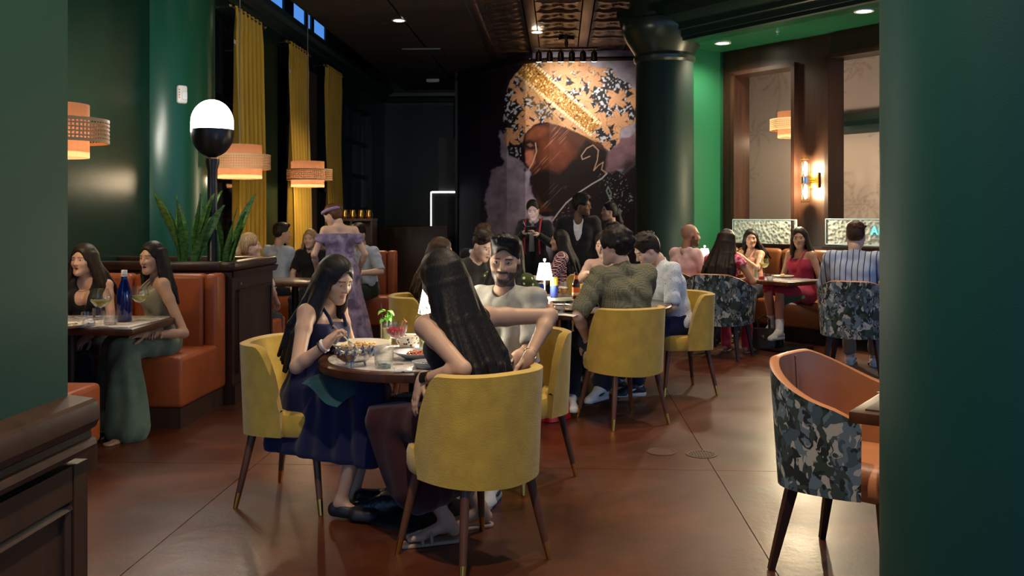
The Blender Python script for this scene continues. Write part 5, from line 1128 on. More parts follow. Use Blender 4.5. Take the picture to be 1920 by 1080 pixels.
# ================================================================== tableware
GLASS = mat_glass('clear_glass'); CERAM = mat('white_ceramic', srgb(226, 220, 208), rough=.25); STEEL = mat('steel', srgb(200, 196, 188), rough=.2, metal=1.); CREAM = mat('cream_ceramic', srgb(206, 196, 176), rough=.35)
def liquid(nm, col=(1, 1, 1), a=.35): return mat('liquid_' + nm, col, rough=.05, spec=.5, trans=a)
def stand(px_, py_, z=TZ): q = on(px_, py_, z); return Vector((q.x, q.y, z + .0012))
def tumbler(p, lab, r=.040, h=.095, ribs=20, fill=.35, liq=None, name='tumbler', cat='glass', group=None):
    t = thing(name, lab, cat, p, group=group); obj('glass_wall', MB().lathe([(r * .9, 0), (r * .92, .004), (r, h), (r * .95, h), (r * .88, .014), (0, .012)], n=40, wave=.022 if ribs else 0, nw=ribs), GLASS, t); obj('thick_base', MB().lathe([(0, .002), (r * .86, .002), (r * .86, .011), (0, .011)], n=24), mat_glass('base_glass', (.9, .95, .95), edge=.7, face=.15), t)
    if fill: obj('drink', MB().lathe([(0, .015), (r * .85, .015), (r * .88, h * fill), (0, h * fill)], n=24), liq or mat_glass('water', (.93, .97, 1), face=.1, edge=.3), t)
    return t
def wine(p, lab, h=.215, r=.056, liq=None, fill=.45):
    t = thing('wine_glass', lab, 'glass', p); b0 = h * .5; prof = [(r * .06, b0), (r * .55, b0 + .012), (r * .96, b0 + .045), (r, b0 + .058), (r * .70, h), (r * .68, h), (r * .97, b0 + .058), (r * .5, b0 + .014), (0, b0 + .003)]
    obj('bowl', MB().lathe(prof, n=32), GLASS, t); obj('stem', MB().lathe([(.0035, .004), (.003, b0)], n=10), mat_glass('stem_glass', (.95, .97, .97), edge=.8, face=.2), t); obj('foot', MB().lathe([(r * .72, 0), (r * .72, .002), (.004, .008)], n=28), mat_glass('stem_glass'), t)
    if liq: obj('drink', MB().lathe([(0, b0 + .006), (r * .5, b0 + .016), (r * .90, b0 + .045), (r * .90, b0 + .050), (0, b0 + .050)], n=24), liq, t)
    return t
def coupe(p, lab, liq):
    t = thing('coupe_glass', lab, 'glass', p); r, h = .052, .19
    obj('bowl', MB().lathe([(.004, .115), (.028, .125), (.046, .148), (r, h), (r - .002, h), (.044, .149), (.026, .128), (0, .118)], n=48, wave=.03, nw=24), GLASS, t); obj('stem', MB().lathe([(.005, .006), (.004, .06), (.0065, .075), (.004, .09), (.005, .118)], n=10), mat_glass('stem_glass'), t); obj('foot', MB().lathe([(.036, 0), (.036, .002), (.005, .009)], n=28), mat_glass('stem_glass'), t)
    obj('drink', MB().lathe([(0, .12), (.025, .129), (.042, .150), (.047, .166), (0, .166)], n=28), liq, t); obj('dried_garnish', MB().tube([(.02, .01, .166), (.036, .012, .200), (.028, .016, .207), (.045, .01, .19)], [.004, .010, .006, .008], 5), mat('dried_citrus', srgb(200, 150, 96), rough=.7), t); return t
MINT = mat('mint_leaf', srgb(120, 196, 70), rough=.5, var=.2, vscale=60)
def mint_glass(p, lab, sd):
    random.seed(sd); t = tumbler(p, lab, .034, .145, 0, .62, liquid('lime', srgb(206, 214, 150), .6), 'highball_glass')
    for k in range(13):
        a = random.uniform(0, 6.28); r_ = random.uniform(.015, .045); h = random.uniform(.14, .205); w = .016; dr = Vector((math.cos(a), math.sin(a), 0)); sd_ = Vector((-dr.y, dr.x, 0)); c = dr * r_ + Vector((0, 0, h))
        obj('mint_leaf', MB().grid(lambda u, v: dr * (r_ * .2 + .045 * v) + Vector((0, 0, h - .02 + .035 * v - .05 * v * v)) + sd_ * (u - .5) * 2 * w * math.sin(math.pi * min(.98, v * .9 + .08)), 4, 7), MINT, t)
    obj('mint_stem', MB().tube([(0, 0, .07), (.006, 0, .17)], .003, 5), MINT, t); obj('straw', MB().tube([(-.01, .01, .02), (-.03, .015, .215)], .0028, 6), mat('straw', (.05, .05, .05), rough=.4), t); return t
def bits(parent, name, n, r, z, m, s=(.008, .012), sd=1, up=.01, flat=.6):
    rg = random.Random(sd); mb = MB()
    for k in range(n):
        a = rg.uniform(0, 6.28); q = r * math.sqrt(rg.random()); w = rg.uniform(*s); mb.box((q * math.cos(a), q * math.sin(a), z + rg.uniform(0, up) + up * (1 - q / r)), (w * 1.5, w, w * flat), bev=w * .25, seg=1, rot=Euler((rg.uniform(-.6, .6), rg.uniform(-.6, .6), rg.uniform(0, 3))).to_matrix())
    o = obj(name, mb, m, parent); o['kind'] = 'stuff'; return o
def plate(p, lab, r=.11, h=.018, m=CERAM, name='plate', cat='plate', well=.7):
    t = thing(name, lab, cat, p); obj('dish', MB().lathe([(0, .001), (r * well * .8, 0), (r * well, .003), (r, h), (r, h + .004), (r * .97, h + .004), (r * well, .009), (0, .007)], n=48), m, t, ang=50); return t
FOODY = mat('rice_food', srgb(214, 176, 112), rough=.7); FOODO = mat('orange_food', srgb(206, 92, 34), rough=.6); FOODG = mat('herb_food', srgb(70, 90, 40), rough=.7)
# --- near table
p = plate(stand(676, 662), 'large shallow white bowl of golden rice beside the silver bowl', .150, .05, CREAM, 'serving_bowl', 'bowl', .6); bits(p, 'rice', 170, .095, .018, FOODY, (.008, .016), 2, .020)
t = thing('silver_bowl', 'cut silver bowl with pointed rim on small feet at the table edge', 'bowl', stand(665, 686)); SIL = mat('silver', srgb(200, 200, 200), rough=.16, metal=1., bump=.5, bscale=70)
obj('bowl_wall', MB().lathe([(.02, .016), (.05, .02), (.075, .04), (.084, .062), (.080, .064), (.070, .043), (.045, .025), (0, .022)], n=56, wave=.05, nw=14), SIL, t)
for k in range(14): a = k * 2 * math.pi / 14; obj('rim_point', MB().tube([(.082 * math.cos(a), .082 * math.sin(a), .058), (.088 * math.cos(a), .088 * math.sin(a), .086)], [.013, .001], 4), SIL, t)
for k in range(3): a = k * 2.094 + .5; obj('foot', MB().tube([(.045 * math.cos(a), .045 * math.sin(a), .02), (.052 * math.cos(a), .052 * math.sin(a), .0)], [.008, .006], 8), SIL, t)
bits(t, 'salad', 60, .055, .04, mat('grey_greens', srgb(130, 128, 110), rough=.6), (.010, .02), 5, .014)
tumbler(stand(720, 690), 'short ribbed water tumbler beside the pink coupe', .044, .098, 22, .30)
coupe(stand(743, 684), 'ribbed coupe glass of pink cocktail with dried garnish', liquid('pink', srgb(232, 70, 84), .25))
mint_glass(stand(724, 647), 'tall clear glass with mint and a dark straw beside the pink coupe', 4); mint_glass(stand(797, 658), 'tall lime drink stuffed with mint in front of the lit table lamp', 8)
def tile_b(N, L, co):
    v = tex(N, L, co, 'Voronoi', 95., Randomness=.5); s_ = N.new('ShaderNodeSeparateColor'); L.new(v.outputs[1], s_.inputs[0]); return cramp(N, L, s_.outputs[0], [(0, srgb(228, 220, 206)), (.55, srgb(60, 50, 50)), (.72, srgb(196, 120, 60)), (.85, srgb(228, 220, 206))], True)
t = thing('patterned_bowl', 'small white bowl with dark and orange pattern band near the mint drink', 'bowl', stand(764, 651)); obj('bowl_wall', MB().lathe([(.035, 0), (.040, .004), (.058, .028), (.062, .055), (.058, .055), (.052, .028), (0, .01)], n=40), ramp_mat('pattern_glaze', tile_b, rough=.25), t); obj('rim', MB().lathe([(.058, .054), (.066, .056), (.066, .061), (.057, .060), (.058, .054)], n=40), CERAM, t); obj('dip', MB().lathe([(.055, .045), (0, .047)], n=24, caps=False), CREAM, t)
p = plate(stand(782, 672), 'grey oval plate with orange curry and a resting spoon', .115, .03, mat('grey_ceramic', srgb(150, 152, 156), rough=.3), 'curry_plate', 'plate', .55); bits(p, 'curry', 90, .055, .012, FOODO, (.008, .015), 7, .012)
q = stand(782, 672); sp = thing('serving_spoon', 'steel spoon resting across the plate of curry', 'spoon', q + Vector((0, 0, .028)), .35); obj('handle', MB().tube([(-.03, 0, 0), (.02, 0, .008), (.12, .0, .024)], [.003, .0025, .004], 6), STEEL, sp); obj('spoon_bowl', MB().lathe([(0, 0), (.010, .002), (.015, .007), (.014, .008), (0, .003)], (-.042, 0, -.006), n=16), STEEL, sp)
p = plate(stand(800, 690), 'small grey dish of dark crumbs beside the phone', .066, .026, mat('grey_ceramic'), 'side_dish', 'dish', .75); bits(p, 'crumbs', 40, .035, .012, mat('dark_crumbs', srgb(40, 30, 28)), (.005, .009), 9, .006)
t = thing('smartphone', 'pale smartphone lying at the edge of the round marble table', 'phone', stand(757, 695), .12); obj('case', MB().box((0, 0, .005), (.078, .125, .009), bev=.004), mat('phone_pale', srgb(210, 204, 200), rough=.25), t); obj('card_ring', MB().lathe([(.024, .0096), (.027, .0096), (.027, .0104), (.024, .0104), (.024, .0096)], n=32), mat('phone_ring', srgb(236, 232, 228)), t); obj('port', MB().box((0, -.0625, .005), (.012, .002, .003)), BLACK, t)
def shade_b(N, L, co):
    v = tex(N, L, co, 'Voronoi', 62., feature='DISTANCE_TO_EDGE'); return cramp(N, L, v.outputs[0], [(.06, (.02, .015, .01)), (.14, (1, 1, 1))])
def table_lamp(p, lab, pw):
    t = thing('table_lamp', lab, 'table lamp', p, group='cordless table lamps'); m = ramp_mat('pierced_shade', lambda N, L, co: (1 and cramp(N, L, tex(N, L, co, 'Voronoi', 62., feature='DISTANCE_TO_EDGE').outputs[0], [(.05, (.05, .04, .03)), (.12, (1, .97, .9))])), rough=.5)
    b = m.node_tree.nodes['Principled BSDF']
    if not b.inputs['Emission Color'].links: m.node_tree.links.new(b.inputs['Base Color'].links[0].from_socket, b.inputs['Emission Color']); b.inputs['Emission Strength'].default_value = 4.5
    obj('base', MB().lathe([(.05, 0), (.05, .008), (.012, .014)], n=28), WHITE, t); obj('stem', MB().lathe([(.0055, .01), (.0055, .20)], n=10), mat('lamp_stem', (.9, .85, .75), rough=.3, emit=(1, .9, .7), es=.25), t)
    sh = obj('lamp_shade', MB().lathe([(.070, .155), (.044, .29)], n=40, caps=False), m, t); obj('shade_top', MB().lathe([(.044, .29), (.008, .292)], n=32, caps=False), WHITE, sh); obj('touch_knob', MB().lathe([(.004, .29), (.004, .305), (.012, .308), (.012, .325), (0, .326)], n=16), WHITE, t)
    lamp('lamp_bulb', 'POINT', (0, 0, .17), pw, (1, .88, .68), .03, t); lamp('lamp_halo', 'POINT', (0, -.0, .35), pw * .5, (1, .88, .68), .05, t)
table_lamp(stand(808, 641), 'lit cordless lamp with pierced white shade behind the mint drink', 11.); table_lamp(stand(1021, 560), 'lit cordless lamp with pierced white shade among the cans', 9.); _q = cw(2.25, 10.9); table_lamp(Vector((_q.x, _q.y, TZ + .0012)), 'lit cordless lamp with pierced white shade before the bald man', 6.)
# --- booth table
t = thing('water_bottle', 'tall cobalt blue glass bottle with white cap on the booth table', 'bottle', stand(233, 603)); BLU = mat('cobalt_glass', srgb(12, 26, 96), rough=.08, spec=.8, trans=.25); obj('bottle_body', MB().lathe([(.042, 0), (.046, .006), (.046, .17), (.040, .205), (.020, .265), (.017, .28), (.017, .312), (0, .313)], n=32), BLU, t); obj('cap', MB().lathe([(.0185, .300), (.0185, .328), (.016, .331), (0, .331)], n=20), WHITE, t); obj('neck_ring', MB().lathe([(.0185, .29), (.021, .293), (.0185, .296)], n=20), WHITE, t)
LIME = liquid('white_wine', srgb(214, 216, 130), .5); wine(stand(189, 614), 'large wine glass of pale yellow drink in front of the black dress', .235, .063, LIME); wine(stand(262, 601), 'wine glass of pale yellow drink behind the blue bottle', .225, .058, LIME)
tumbler(stand(166, 612), 'cut water tumbler on the plate side of the wine glass', .043, .088, 24, .4); tumbler(stand(207, 609), 'plain water tumbler beside the blue bottle', .043, .088, 0, .5); tumbler(stand(184, 599), 'small clear tumbler behind the large wine glass', .036, .075, 0, .4)
p = plate(stand(122, 615), 'white dinner plate with leftovers on the booth table', .125, .02); bits(p, 'leftovers', 26, .06, .01, FOODY, (.008, .014), 3, .006)
def cutlery(name, lab, a, b, cat='fork', tines=True):
    a, b = Vector(a), Vector(b); t = thing(name, lab, cat, a); d_ = b - a; u = d_.normalized(); s_ = u.cross(Vector((0, 0, 1))); s_ = s_.normalized() if s_.length > .01 else Vector((1, 0, 0)); n_ = s_.cross(u)
    obj('handle', MB().tube([(0, 0, 0), u * d_.length * .3, u * d_.length * .68], [.0052, .0042, .0028], 8), STEEL, t)
    hd = obj('fork_head', MB().tube([u * d_.length * .66, u * d_.length * .74 - n_ * .004, u * d_.length * .80 - n_ * .004], [.003, .009, .0085], 8), STEEL, t)
    if tines:
        for k in (-1.5, -.5, .5, 1.5): obj('tine', MB().tube([u * d_.length * .79 + s_ * k * .0045 - n_ * .004, u * d_.length + s_ * k * .005 + n_ * .003], [.0017, .0010], 5), STEEL, hd)
    return t
q1, q2 = stand(118, 618), stand(150, 612); cutlery('dinner_knife', 'steel knife on the edge of the booth dinner plate', q1 + Vector((0, 0, .025)), q2 + Vector((0, 0, .022)), 'knife', False)
t = thing('sauce_cup', 'tiny white sauce cup beside the booth dinner plate', 'cup', stand(109, 600)); obj('cup_wall', MB().lathe([(.018, 0), (.030, .025), (.027, .025), (0, .006)], n=24), CERAM, t); obj('sauce', MB().lathe([(.024, .018), (0, .019)], n=20, caps=False), FOODG, t)
tag(obj('paper_napkin', MB().grid(lambda u, v: ((u - .5) * .12, (v - .5) * .10, .004 + .018 * abs(math.sin(5 * u + 2 * v)) * (u * (1 - u) * 4)), 10, 8), mat('napkin_white', (.7, .68, .66), rough=.9), None, stand(160, 606)), 'crumpled white napkin by the booth tumblers', 'napkin')
# --- large round table
def can(p, lab, top, bot, r=.033, h=.165):
    t = thing('drink_can', lab, 'can', p); obj('can_body', MB().lathe([(r * .8, 0), (r, .008), (r, h * .62), (0, h * .62)], n=28), bot, t); obj('can_band', MB().lathe([(r * 1.001, h * .60), (r * 1.001, h - .012), (r * .82, h), (0, h)], n=28), top, t); obj('lid_rim', MB().lathe([(r * .80, h), (r * .84, h + .002), (r * .84, h + .004), (r * .78, h + .004), (r * .80, h)], n=24), STEEL, t); return t
BLUC = mat('can_blue', srgb(52, 70, 160), rough=.35, metal=.3); YELC = mat('can_yellow', srgb(214, 176, 60), rough=.35, metal=.3); can(stand(1012, 573), 'plain blue drink can beside the lit lamp', BLUC, BLUC); can(stand(1039, 558), 'blue and yellow drink can beside the beer glass', YELC, BLUC)
BEER = liquid('beer', srgb(206, 140, 30), .3); t = thing('beer_glass', 'tulip beer glass half full of amber beer on the large round table', 'glass', stand(1056, 556)); obj('glass_wall', MB().lathe([(.03, 0), (.03, .003), (.006, .012), (.03, .03), (.044, .06), (.040, .10), (.034, .125), (.032, .125), (.042, .06), (0, .02)], n=28), GLASS, t); obj('beer', MB().lathe([(0, .022), (.028, .032), (.041, .06), (.041, .07), (0, .07)], n=24), BEER, t); obj('foam', MB().lathe([(0, .07), (.041, .07), (.040, .077), (0, .077)], n=24), CERAM, t)
t = thing('beer_bottle', 'brown beer bottle with orange label on the large round table', 'bottle', stand(1080, 563)); AMB = mat('amber_glass', srgb(46, 22, 8), rough=.08, spec=.8, trans=.15); obj('bottle_body', MB().lathe([(.028, 0), (.031, .005), (.031, .125), (.026, .145), (.014, .175), (.0125, .215), (.014, .22), (0, .221)], n=28), AMB, t); ORG = mat('label_orange', srgb(214, 98, 40), rough=.5); obj('label', MB().lathe([(.0315, .035), (.0315, .105)], n=28, caps=False), ORG, t); obj('label_panel', MB().lathe([(.0318, .045), (.0318, .062)], n=28, caps=False), mat('label_cream', srgb(220, 190, 150)), t); obj('neck_label', MB().lathe([(.0165, .168), (.0132, .200)], n=24, caps=False), ORG, t); obj('crown_mouth', MB().lathe([(.0142, .213), (.0142, .222), (.009, .223)], n=16), AMB, t)
p = plate(stand(1043, 566), 'dark green plate behind the amber bottle', .14, .014, mat('green_ceramic', srgb(58, 74, 62), rough=.3)); p = plate(stand(1068, 583), 'grey plate with leftovers before the olive polo', .12, .016, mat('slate_ceramic', srgb(88, 86, 82), rough=.35)); bits(p, 'leftovers', 24, .06, .008, FOODY, (.007, .013), 12, .005); p = plate(stand(1120, 572), 'pale grey plate beside the olive sleeve', .12, .016, mat('slate_ceramic')); bits(p, 'garnish', 18, .06, .008, FOODG, (.007, .012), 14, .005)
for (a, b, c, lab) in ((1046, 572, .3, 'white paper menu lying near the amber bottle'), (1060, 592, -.4, 'white folded napkin at the rim of the large round table')): tag(obj('paper_sheet', MB().grid(lambda u, v: ((u - .5) * .17, (v - .5) * .12, .002 + .006 * math.sin(3 * u + 4 * v) ** 2), 6, 6), mat('napkin_white'), None, stand(a, b), c), lab, 'paper')
tumbler(stand(1050, 590), 'clear water glass at the rim of the large round table', .036, .09, 16, .4); t = thing('snack_glass', 'speckled cup beside the amber bottle', 'cup', stand(1098, 562)); obj('cup_wall', MB().lathe([(.03, 0), (.04, .10), (.037, .10), (0, .01)], n=24), mat('speckle', srgb(150, 144, 134), rough=.4, var=.8, vscale=90), t); obj('spoon', MB().tube([(0, 0, .05), (-.03, 0, .15)], .003, 6), STEEL, t)
# --- banquette table
tumbler(stand(1417, 521), 'highball with mint on the banquette table', .032, .13, 0, .7, liquid('mojito', srgb(190, 206, 150), .5), 'highball_glass'); wine(stand(1433, 521), 'wine glass of bright yellow-green drink on the banquette table', .21, .055, liquid('yellow_green', srgb(210, 220, 60), .3)); tumbler(stand(1428, 527), 'tumbler with pink drink on the banquette table', .036, .08, 0, .6, liquid('pink')); tumbler(stand(1444, 527), 'low clear tumbler beside the yellow-green drink', .038, .075, 0, .4); p = plate(stand(1468, 520), 'white plate with a bread roll before the pink dress', .12, .016); bits(p, 'roll', 5, .03, .014, FOODY, (.02, .03), 4, .01)
# --- bags and cloth on floor and seats
BAGB = mat('black_leather', (.012, .012, .013), rough=.35, bump=.2, bscale=90); GOLD = mat('gold_hardware', srgb(200, 160, 90), rough=.25, metal=1.)
def handbag(p, rz, s, lab, m, hw=GOLD, handle=.14):
    t = thing('handbag', lab, 'handbag', p, rz); w, d_, h = s
    def bagf(u, v):
        a = 2 * math.pi * u; k = 1 - .28 * v ** 2; e = .55
        return (w / 2 * k * math.copysign(abs(math.cos(a)) ** e, math.cos(a)), d_ / 2 * (1 - .55 * v) * math.copysign(abs(math.sin(a)) ** e, math.sin(a)), h * v)
    mb = MB().grid(bagf, 40, 10, True); mb.add([bagf(i / 40, 0) for i in range(40)], [tuple(range(40))[::-1]]); mb.add([bagf(i / 40, 1) for i in range(40)], [tuple(range(40))]); obj('bag_body', mb, m, t)
    for q in (-1, 1): obj('handle', MB().tube([(-w * .22, q * d_ * .2, h * .9), (-w * .2, q * d_ * .22, h + handle * .7), (0, q * d_ * .2, h + handle), (w * .2, q * d_ * .22, h + handle * .7), (w * .22, q * d_ * .2, h * .9)], .007, 8), m, t)
    obj('clasp', MB().box((0, -d_ * .36, h * .62), (.03, .014, .035), bev=.004), hw, t); obj('zip', MB().box((0, 0, h + .002), (w * .6, .012, .006)), hw, t); return t
handbag((-2.92, 5.02, .485), .3, (.30, .16, .19), 'black leather handbag with gold clasp on the booth bench', BAGB); q = on(1042, 792); handbag((q.x, q.y + .1, .004), .9, (.26, .14, .24), 'glossy red handbag on the floor beside the white sneakers', mat('red_leather', srgb(160, 16, 28), rough=.2), handle=.22); q = on(1432, 655); handbag((q.x, q.y, .004), -.4, (.28, .16, .22), 'black handbag on the floor under the banquette table', BAGB)
q = on(1440, 648); tag(obj('paper_bag', MB().grid(lambda u, v: ((.10 + .01 * math.sin(9 * u * 6.28)) * (1 - .3 * v) * math.cos(6.28 * u), (.08 + .01 * math.cos(7 * u * 6.28)) * (1 - .5 * v) * math.sin(6.28 * u), .002 + .17 * v + .015 * math.sin(12.56 * u) * v), 28, 8, True), mat('crumpled_tan', srgb(176, 150, 120), rough=.6, bump=.8, bscale=30), None, (q.x + .12, q.y + .15, 0)), 'small crumpled tan bag beside the white sneaker at the banquette', 'bag')
rg = np.random.default_rng(4); q = on(748, 962)
pr_ = [cone((rg.uniform(-.22, .22), rg.uniform(-.10, .10), rg.uniform(.03, .06)), rg.uniform(.03, .05), (rg.uniform(-.22, .22), rg.uniform(-.1, .1), rg.uniform(.03, .09)), rg.uniform(.025, .05), .03) for _ in range(12)]
o = sdf_obj('jacket', pr_, mat('black_sheen_cloth', (.010, .012, .018), rough=.35, bump=.9, bscale=26), None, .008, halves=[((0, 0, -1), (0, 0, .004))]); o.location = (q.x, q.y, 0); tag(o, 'crumpled shiny black jacket on the floor under the round marble table', 'jacket')
# ================================================================== people
BLK = hair_mat('black', (.010, .008, .007)); DKB = hair_mat('dark_brown', (.020, .012, .008)); BRN = hair_mat('brown', (.055, .026, .014)); RED = hair_mat('auburn', (.10, .038, .018)); BLD = hair_mat('blonde', (.34, .22, .11))
S_TAN = (.46, .27, .17); S_BR = (.40, .22, .135); S_DK = (.17, .085, .05); S_PALE = (.58, .38, .29); S_MID = (.50, .31, .22)
C_NAVY = fabric('navy', srgb(22, 28, 62), var=.1); C_BLACK = fabric('black', (.010, .010, .011)); C_GREY = fabric('grey_tee', srgb(158, 156, 146)); C_SAGE = fabric('champagne_sage', srgb(128, 126, 104), rough=.45, bump=.1); C_SAGEP = fabric('sage_trousers', srgb(84, 106, 92), rough=.7); C_MAROON = fabric('maroon', srgb(48, 16, 22)); C_JEAN = fabric('dark_denim', srgb(34, 42, 54)); C_PINK = fabric('shell_pink', srgb(222, 186, 186)); C_PALEB = fabric('pale_blue', srgb(168, 182, 200)); C_CREAM = fabric('cream', srgb(206, 196, 184)); C_ROSE = fabric('rose', srgb(170, 52, 74)); C_NUDE = fabric('nude', srgb(196, 140, 116)); C_WHITE = fabric('white_shirt', srgb(224, 222, 220)); C_SUIT = fabric('black_suit', (.012, .012, .014), bump=.1)
C_TEAL = fabric('teal_napkin', srgb(30, 66, 70)); C_GREENN = fabric('green_napkin', srgb(64, 96, 70))
def dots(bg, fg, sc, th, rnd=0.): return lambda N, L, co: cramp(N, L, tex(N, L, co, 'Voronoi', sc, Randomness=rnd).outputs[0], [(0, fg), (th, bg)], True)
C_POLKA = ramp_mat('cloth_polka', dots(srgb(62, 76, 32), srgb(214, 210, 180), 26., .26, .3), rough=.85); C_SPECK = ramp_mat('cloth_speckled', dots(srgb(196, 204, 212), srgb(96, 116, 140), 60., .20, 1.), rough=.85)
def lil(N, L, co): n = tex(N, L, co, 'Noise', 9., Detail=5., Distortion=.6); return cramp(N, L, n.outputs[0], [(.36, srgb(88, 76, 108)), (.50, srgb(132, 118, 148)), (.66, srgb(160, 144, 172))])
C_LILAC = ramp_mat('cloth_lilac', lil, rough=.8)
def flo(N, L, co): n = tex(N, L, co, 'Noise', 22., Detail=2., Distortion=1.); return cramp(N, L, n.outputs[0], [(.42, srgb(214, 44, 84)), (.52, srgb(232, 96, 120)), (.60, srgb(240, 190, 196))])
C_FLORAL = ramp_mat('cloth_floral', flo, rough=.8)
def plaid(N, L, co):
    f = [cramp(N, L, tex(N, L, co, 'Wave', 14., rot=(0, a, 0), wave_profile='SIN').outputs[1], [(.86, (0, 0, 0)), (.92, (1, 1, 1))]) for a in (.75, -.75)]; return mixc(N, L, mixc(N, L, 1., f[0], f[1], 'LIGHTEN'), srgb(104, 32, 46), srgb(226, 206, 202))
C_PLAID = ramp_mat('cloth_plaid', plaid, rough=.8)
def strp(N, L, co): w = tex(N, L, co, 'Wave', 6.2); w2 = tex(N, L, co, 'Wave', 18.); a = cramp(N, L, w.outputs[1], [(.0, srgb(58, 66, 92)), (.06, srgb(58, 66, 92)), (.10, srgb(176, 190, 212))]); return mixc(N, L, .25, a, cramp(N, L, w2.outputs[1], [(.3, srgb(120, 140, 176)), (.6, srgb(230, 236, 246))]), 'MULTIPLY')
C_STRIPE = ramp_mat('cloth_stripe', strp, rough=.85)
def knit(N, L, co): w = tex(N, L, co, 'Voronoi', 95., (1, 1, 1), Randomness=.15); return cramp(N, L, w.outputs[0], [(.15, srgb(54, 54, 42)), (.5, srgb(112, 110, 88))]), w.outputs[0]
C_OLIVE = ramp_mat('cloth_olive_knit', knit, rough=.9, bump=.5)
SHW = mat('sneaker_white', srgb(214, 214, 212), rough=.5, bump=.15, bscale=120); SHB = mat('sneaker_black', (.015, .015, .017), rough=.5); SOLE = mat('sole_white', srgb(200, 198, 192), rough=.6); SOCK = fabric('white_sock', srgb(206, 210, 218)); MARK = mat('swoosh_green', srgb(20, 60, 50), rough=.4)
def bangle(J, i, m, r=.03, off=.03, w=.004, n=1, name='bracelet', flat=False):
    wr, el = J['wr%d' % i], J['el%d' % i]; u = unit(wr - el); q = Vector(u).to_track_quat('Z', 'Y').to_matrix()
    for k in range(n):
        p = wr - u * (off + k * .012); h = w * (2.2 if flat else 1); obj(name, MB().lathe([(r, -h), (r + w, -h * .6), (r + w, h * .6), (r, h), (r, -h)], tuple(p), n=24, M=q), m, J['body'])
    return q, u
def glasses(J, s, m):
    P = lambda x, y, z: Vector(J['Hc'] + J['Rh'] @ (V(x, y, z) * s)); g = MB()
    for q in (-1, 1):
        g.tube([P(q * .033 + .022 * math.cos(a), .098 - .012 * abs(math.cos(a)) * (1 if math.cos(a) * q > 0 else 0), .003 + .018 * math.sin(a)) for a in np.linspace(0, 2 * math.pi, 15)], .0022, 5); g.tube([P(q * .055, .088, .008), P(q * .079, .04, .008), P(q * .082, -.01, .002)], .0022, 5)
    g.tube([P(-.011, .1, .006), P(.011, .1, .006)], .002, 5); obj('glasses', g, m, J['body'])
L_ = lambda J, p: V(*(J['Mi'] @ p))
# 1 navy dress
kn1, kn2 = at(688, 742, 4.36), at(700, 735, 4.62); hR = at(612, 645, 4.34)
b, J = person('woman in a navy strap dress with long black hair eating with a fork', -1.02, 4.74, -104, seat=.455, s=.90, sex='f', lean=9, tw=-8, head=(-14, 14, 4), skin=(.47, .29, .19), hands=((-.13, .30, .615), hR), elbows=(None, at(556, 688, 4.36)), hdir=(None, at(634, 618, 4.38)), palm=(None, (0, .3, -1)), curl=(.35, .75), knees=(kn2, kn1), feet=(at(664, 925, 4.62), at(640, 938, 4.42)), hair=dict(kind='long', m=BLK, length=.40, spread=(-120, 120), toward=(.0, -.15), vol=.006, locks=30, thick=1.1), stout=1.06, extra={'toe1': at(700, 960, 4.35), 'toe0': at(720, 940, 4.6)}, shoes=dict(kind='flat', m=mat('black_flat', (.008, .008, .01), rough=.5)), lips=(.36, .13, .12), iris=(.02, .012, .008), eyelook=(0, 18))
P0, k0, k1 = J['P0'], J['kn0'], J['kn1']; km = (k0 + k1) / 2; hz = .275; sk = []
for t_ in np.linspace(0, 1, 6):
    for q, kk in ((-1, k0), (1, k1)):
        a = (P0 + V(q * .08, 0, 0)) * (1 - t_) + kk * t_; a2 = a * 1.; a2[2] -= .01; c_ = a.copy(); c_[2] = hz + .03; c_[1] = a[1] + (.02 if t_ > .8 else -.10 * (1 - t_)); c_[0] += q * .02; sk.append(cone(a2, .07, c_, .055 + .03 * (1 - t_), .05))
garment(b, J, J['pr'], J['vox'], .90, True, kind='dress', m=C_NAVY, neck='strap', sleeve=0, straps=.009, top=.068, add=sk, fold=.005, infl=.012, vfold=True, cutz=.27)
bangle(J, 1, mat('pearl', srgb(220, 210, 205), rough=.3), .027, .012, .006); bangle(J, 1, SHB, .027, .03, .004)
obj('fabric_panel', MB(), C_NAVY) if False else None
hp = J['wr1'] + J['hd1'] * .085; hw_ = b.matrix_basis @ Vector(hp); ftip = on(668, 654, TZ + .045)
cutlery('dinner_fork', 'steel fork in the hand of the woman in navy', hw_ + (hw_ - ftip).normalized() * .045, ftip)
ln = at(632, 742, 4.36); a_, b_, c_, d4 = at(565, 728, 4.33), at(632, 776, 4.22), at(700, 726, 4.34), at(640, 712, 4.55)
def nap(u, v): p = (a_ * (1 - u) + b_ * u) * (1 - v) + (d4 * (1 - u) + c_ * u) * v; return (p.x, p.y, p.z + .022 + .012 * math.sin(7 * u + 4 * v) + .03 * math.sin(math.pi * v) * math.sin(math.pi * min(1, u + .2)))
tag(obj('napkin', MB().grid(nap, 14, 14), C_TEAL), 'teal cloth napkin spread on the lap of the navy dress', 'napkin')
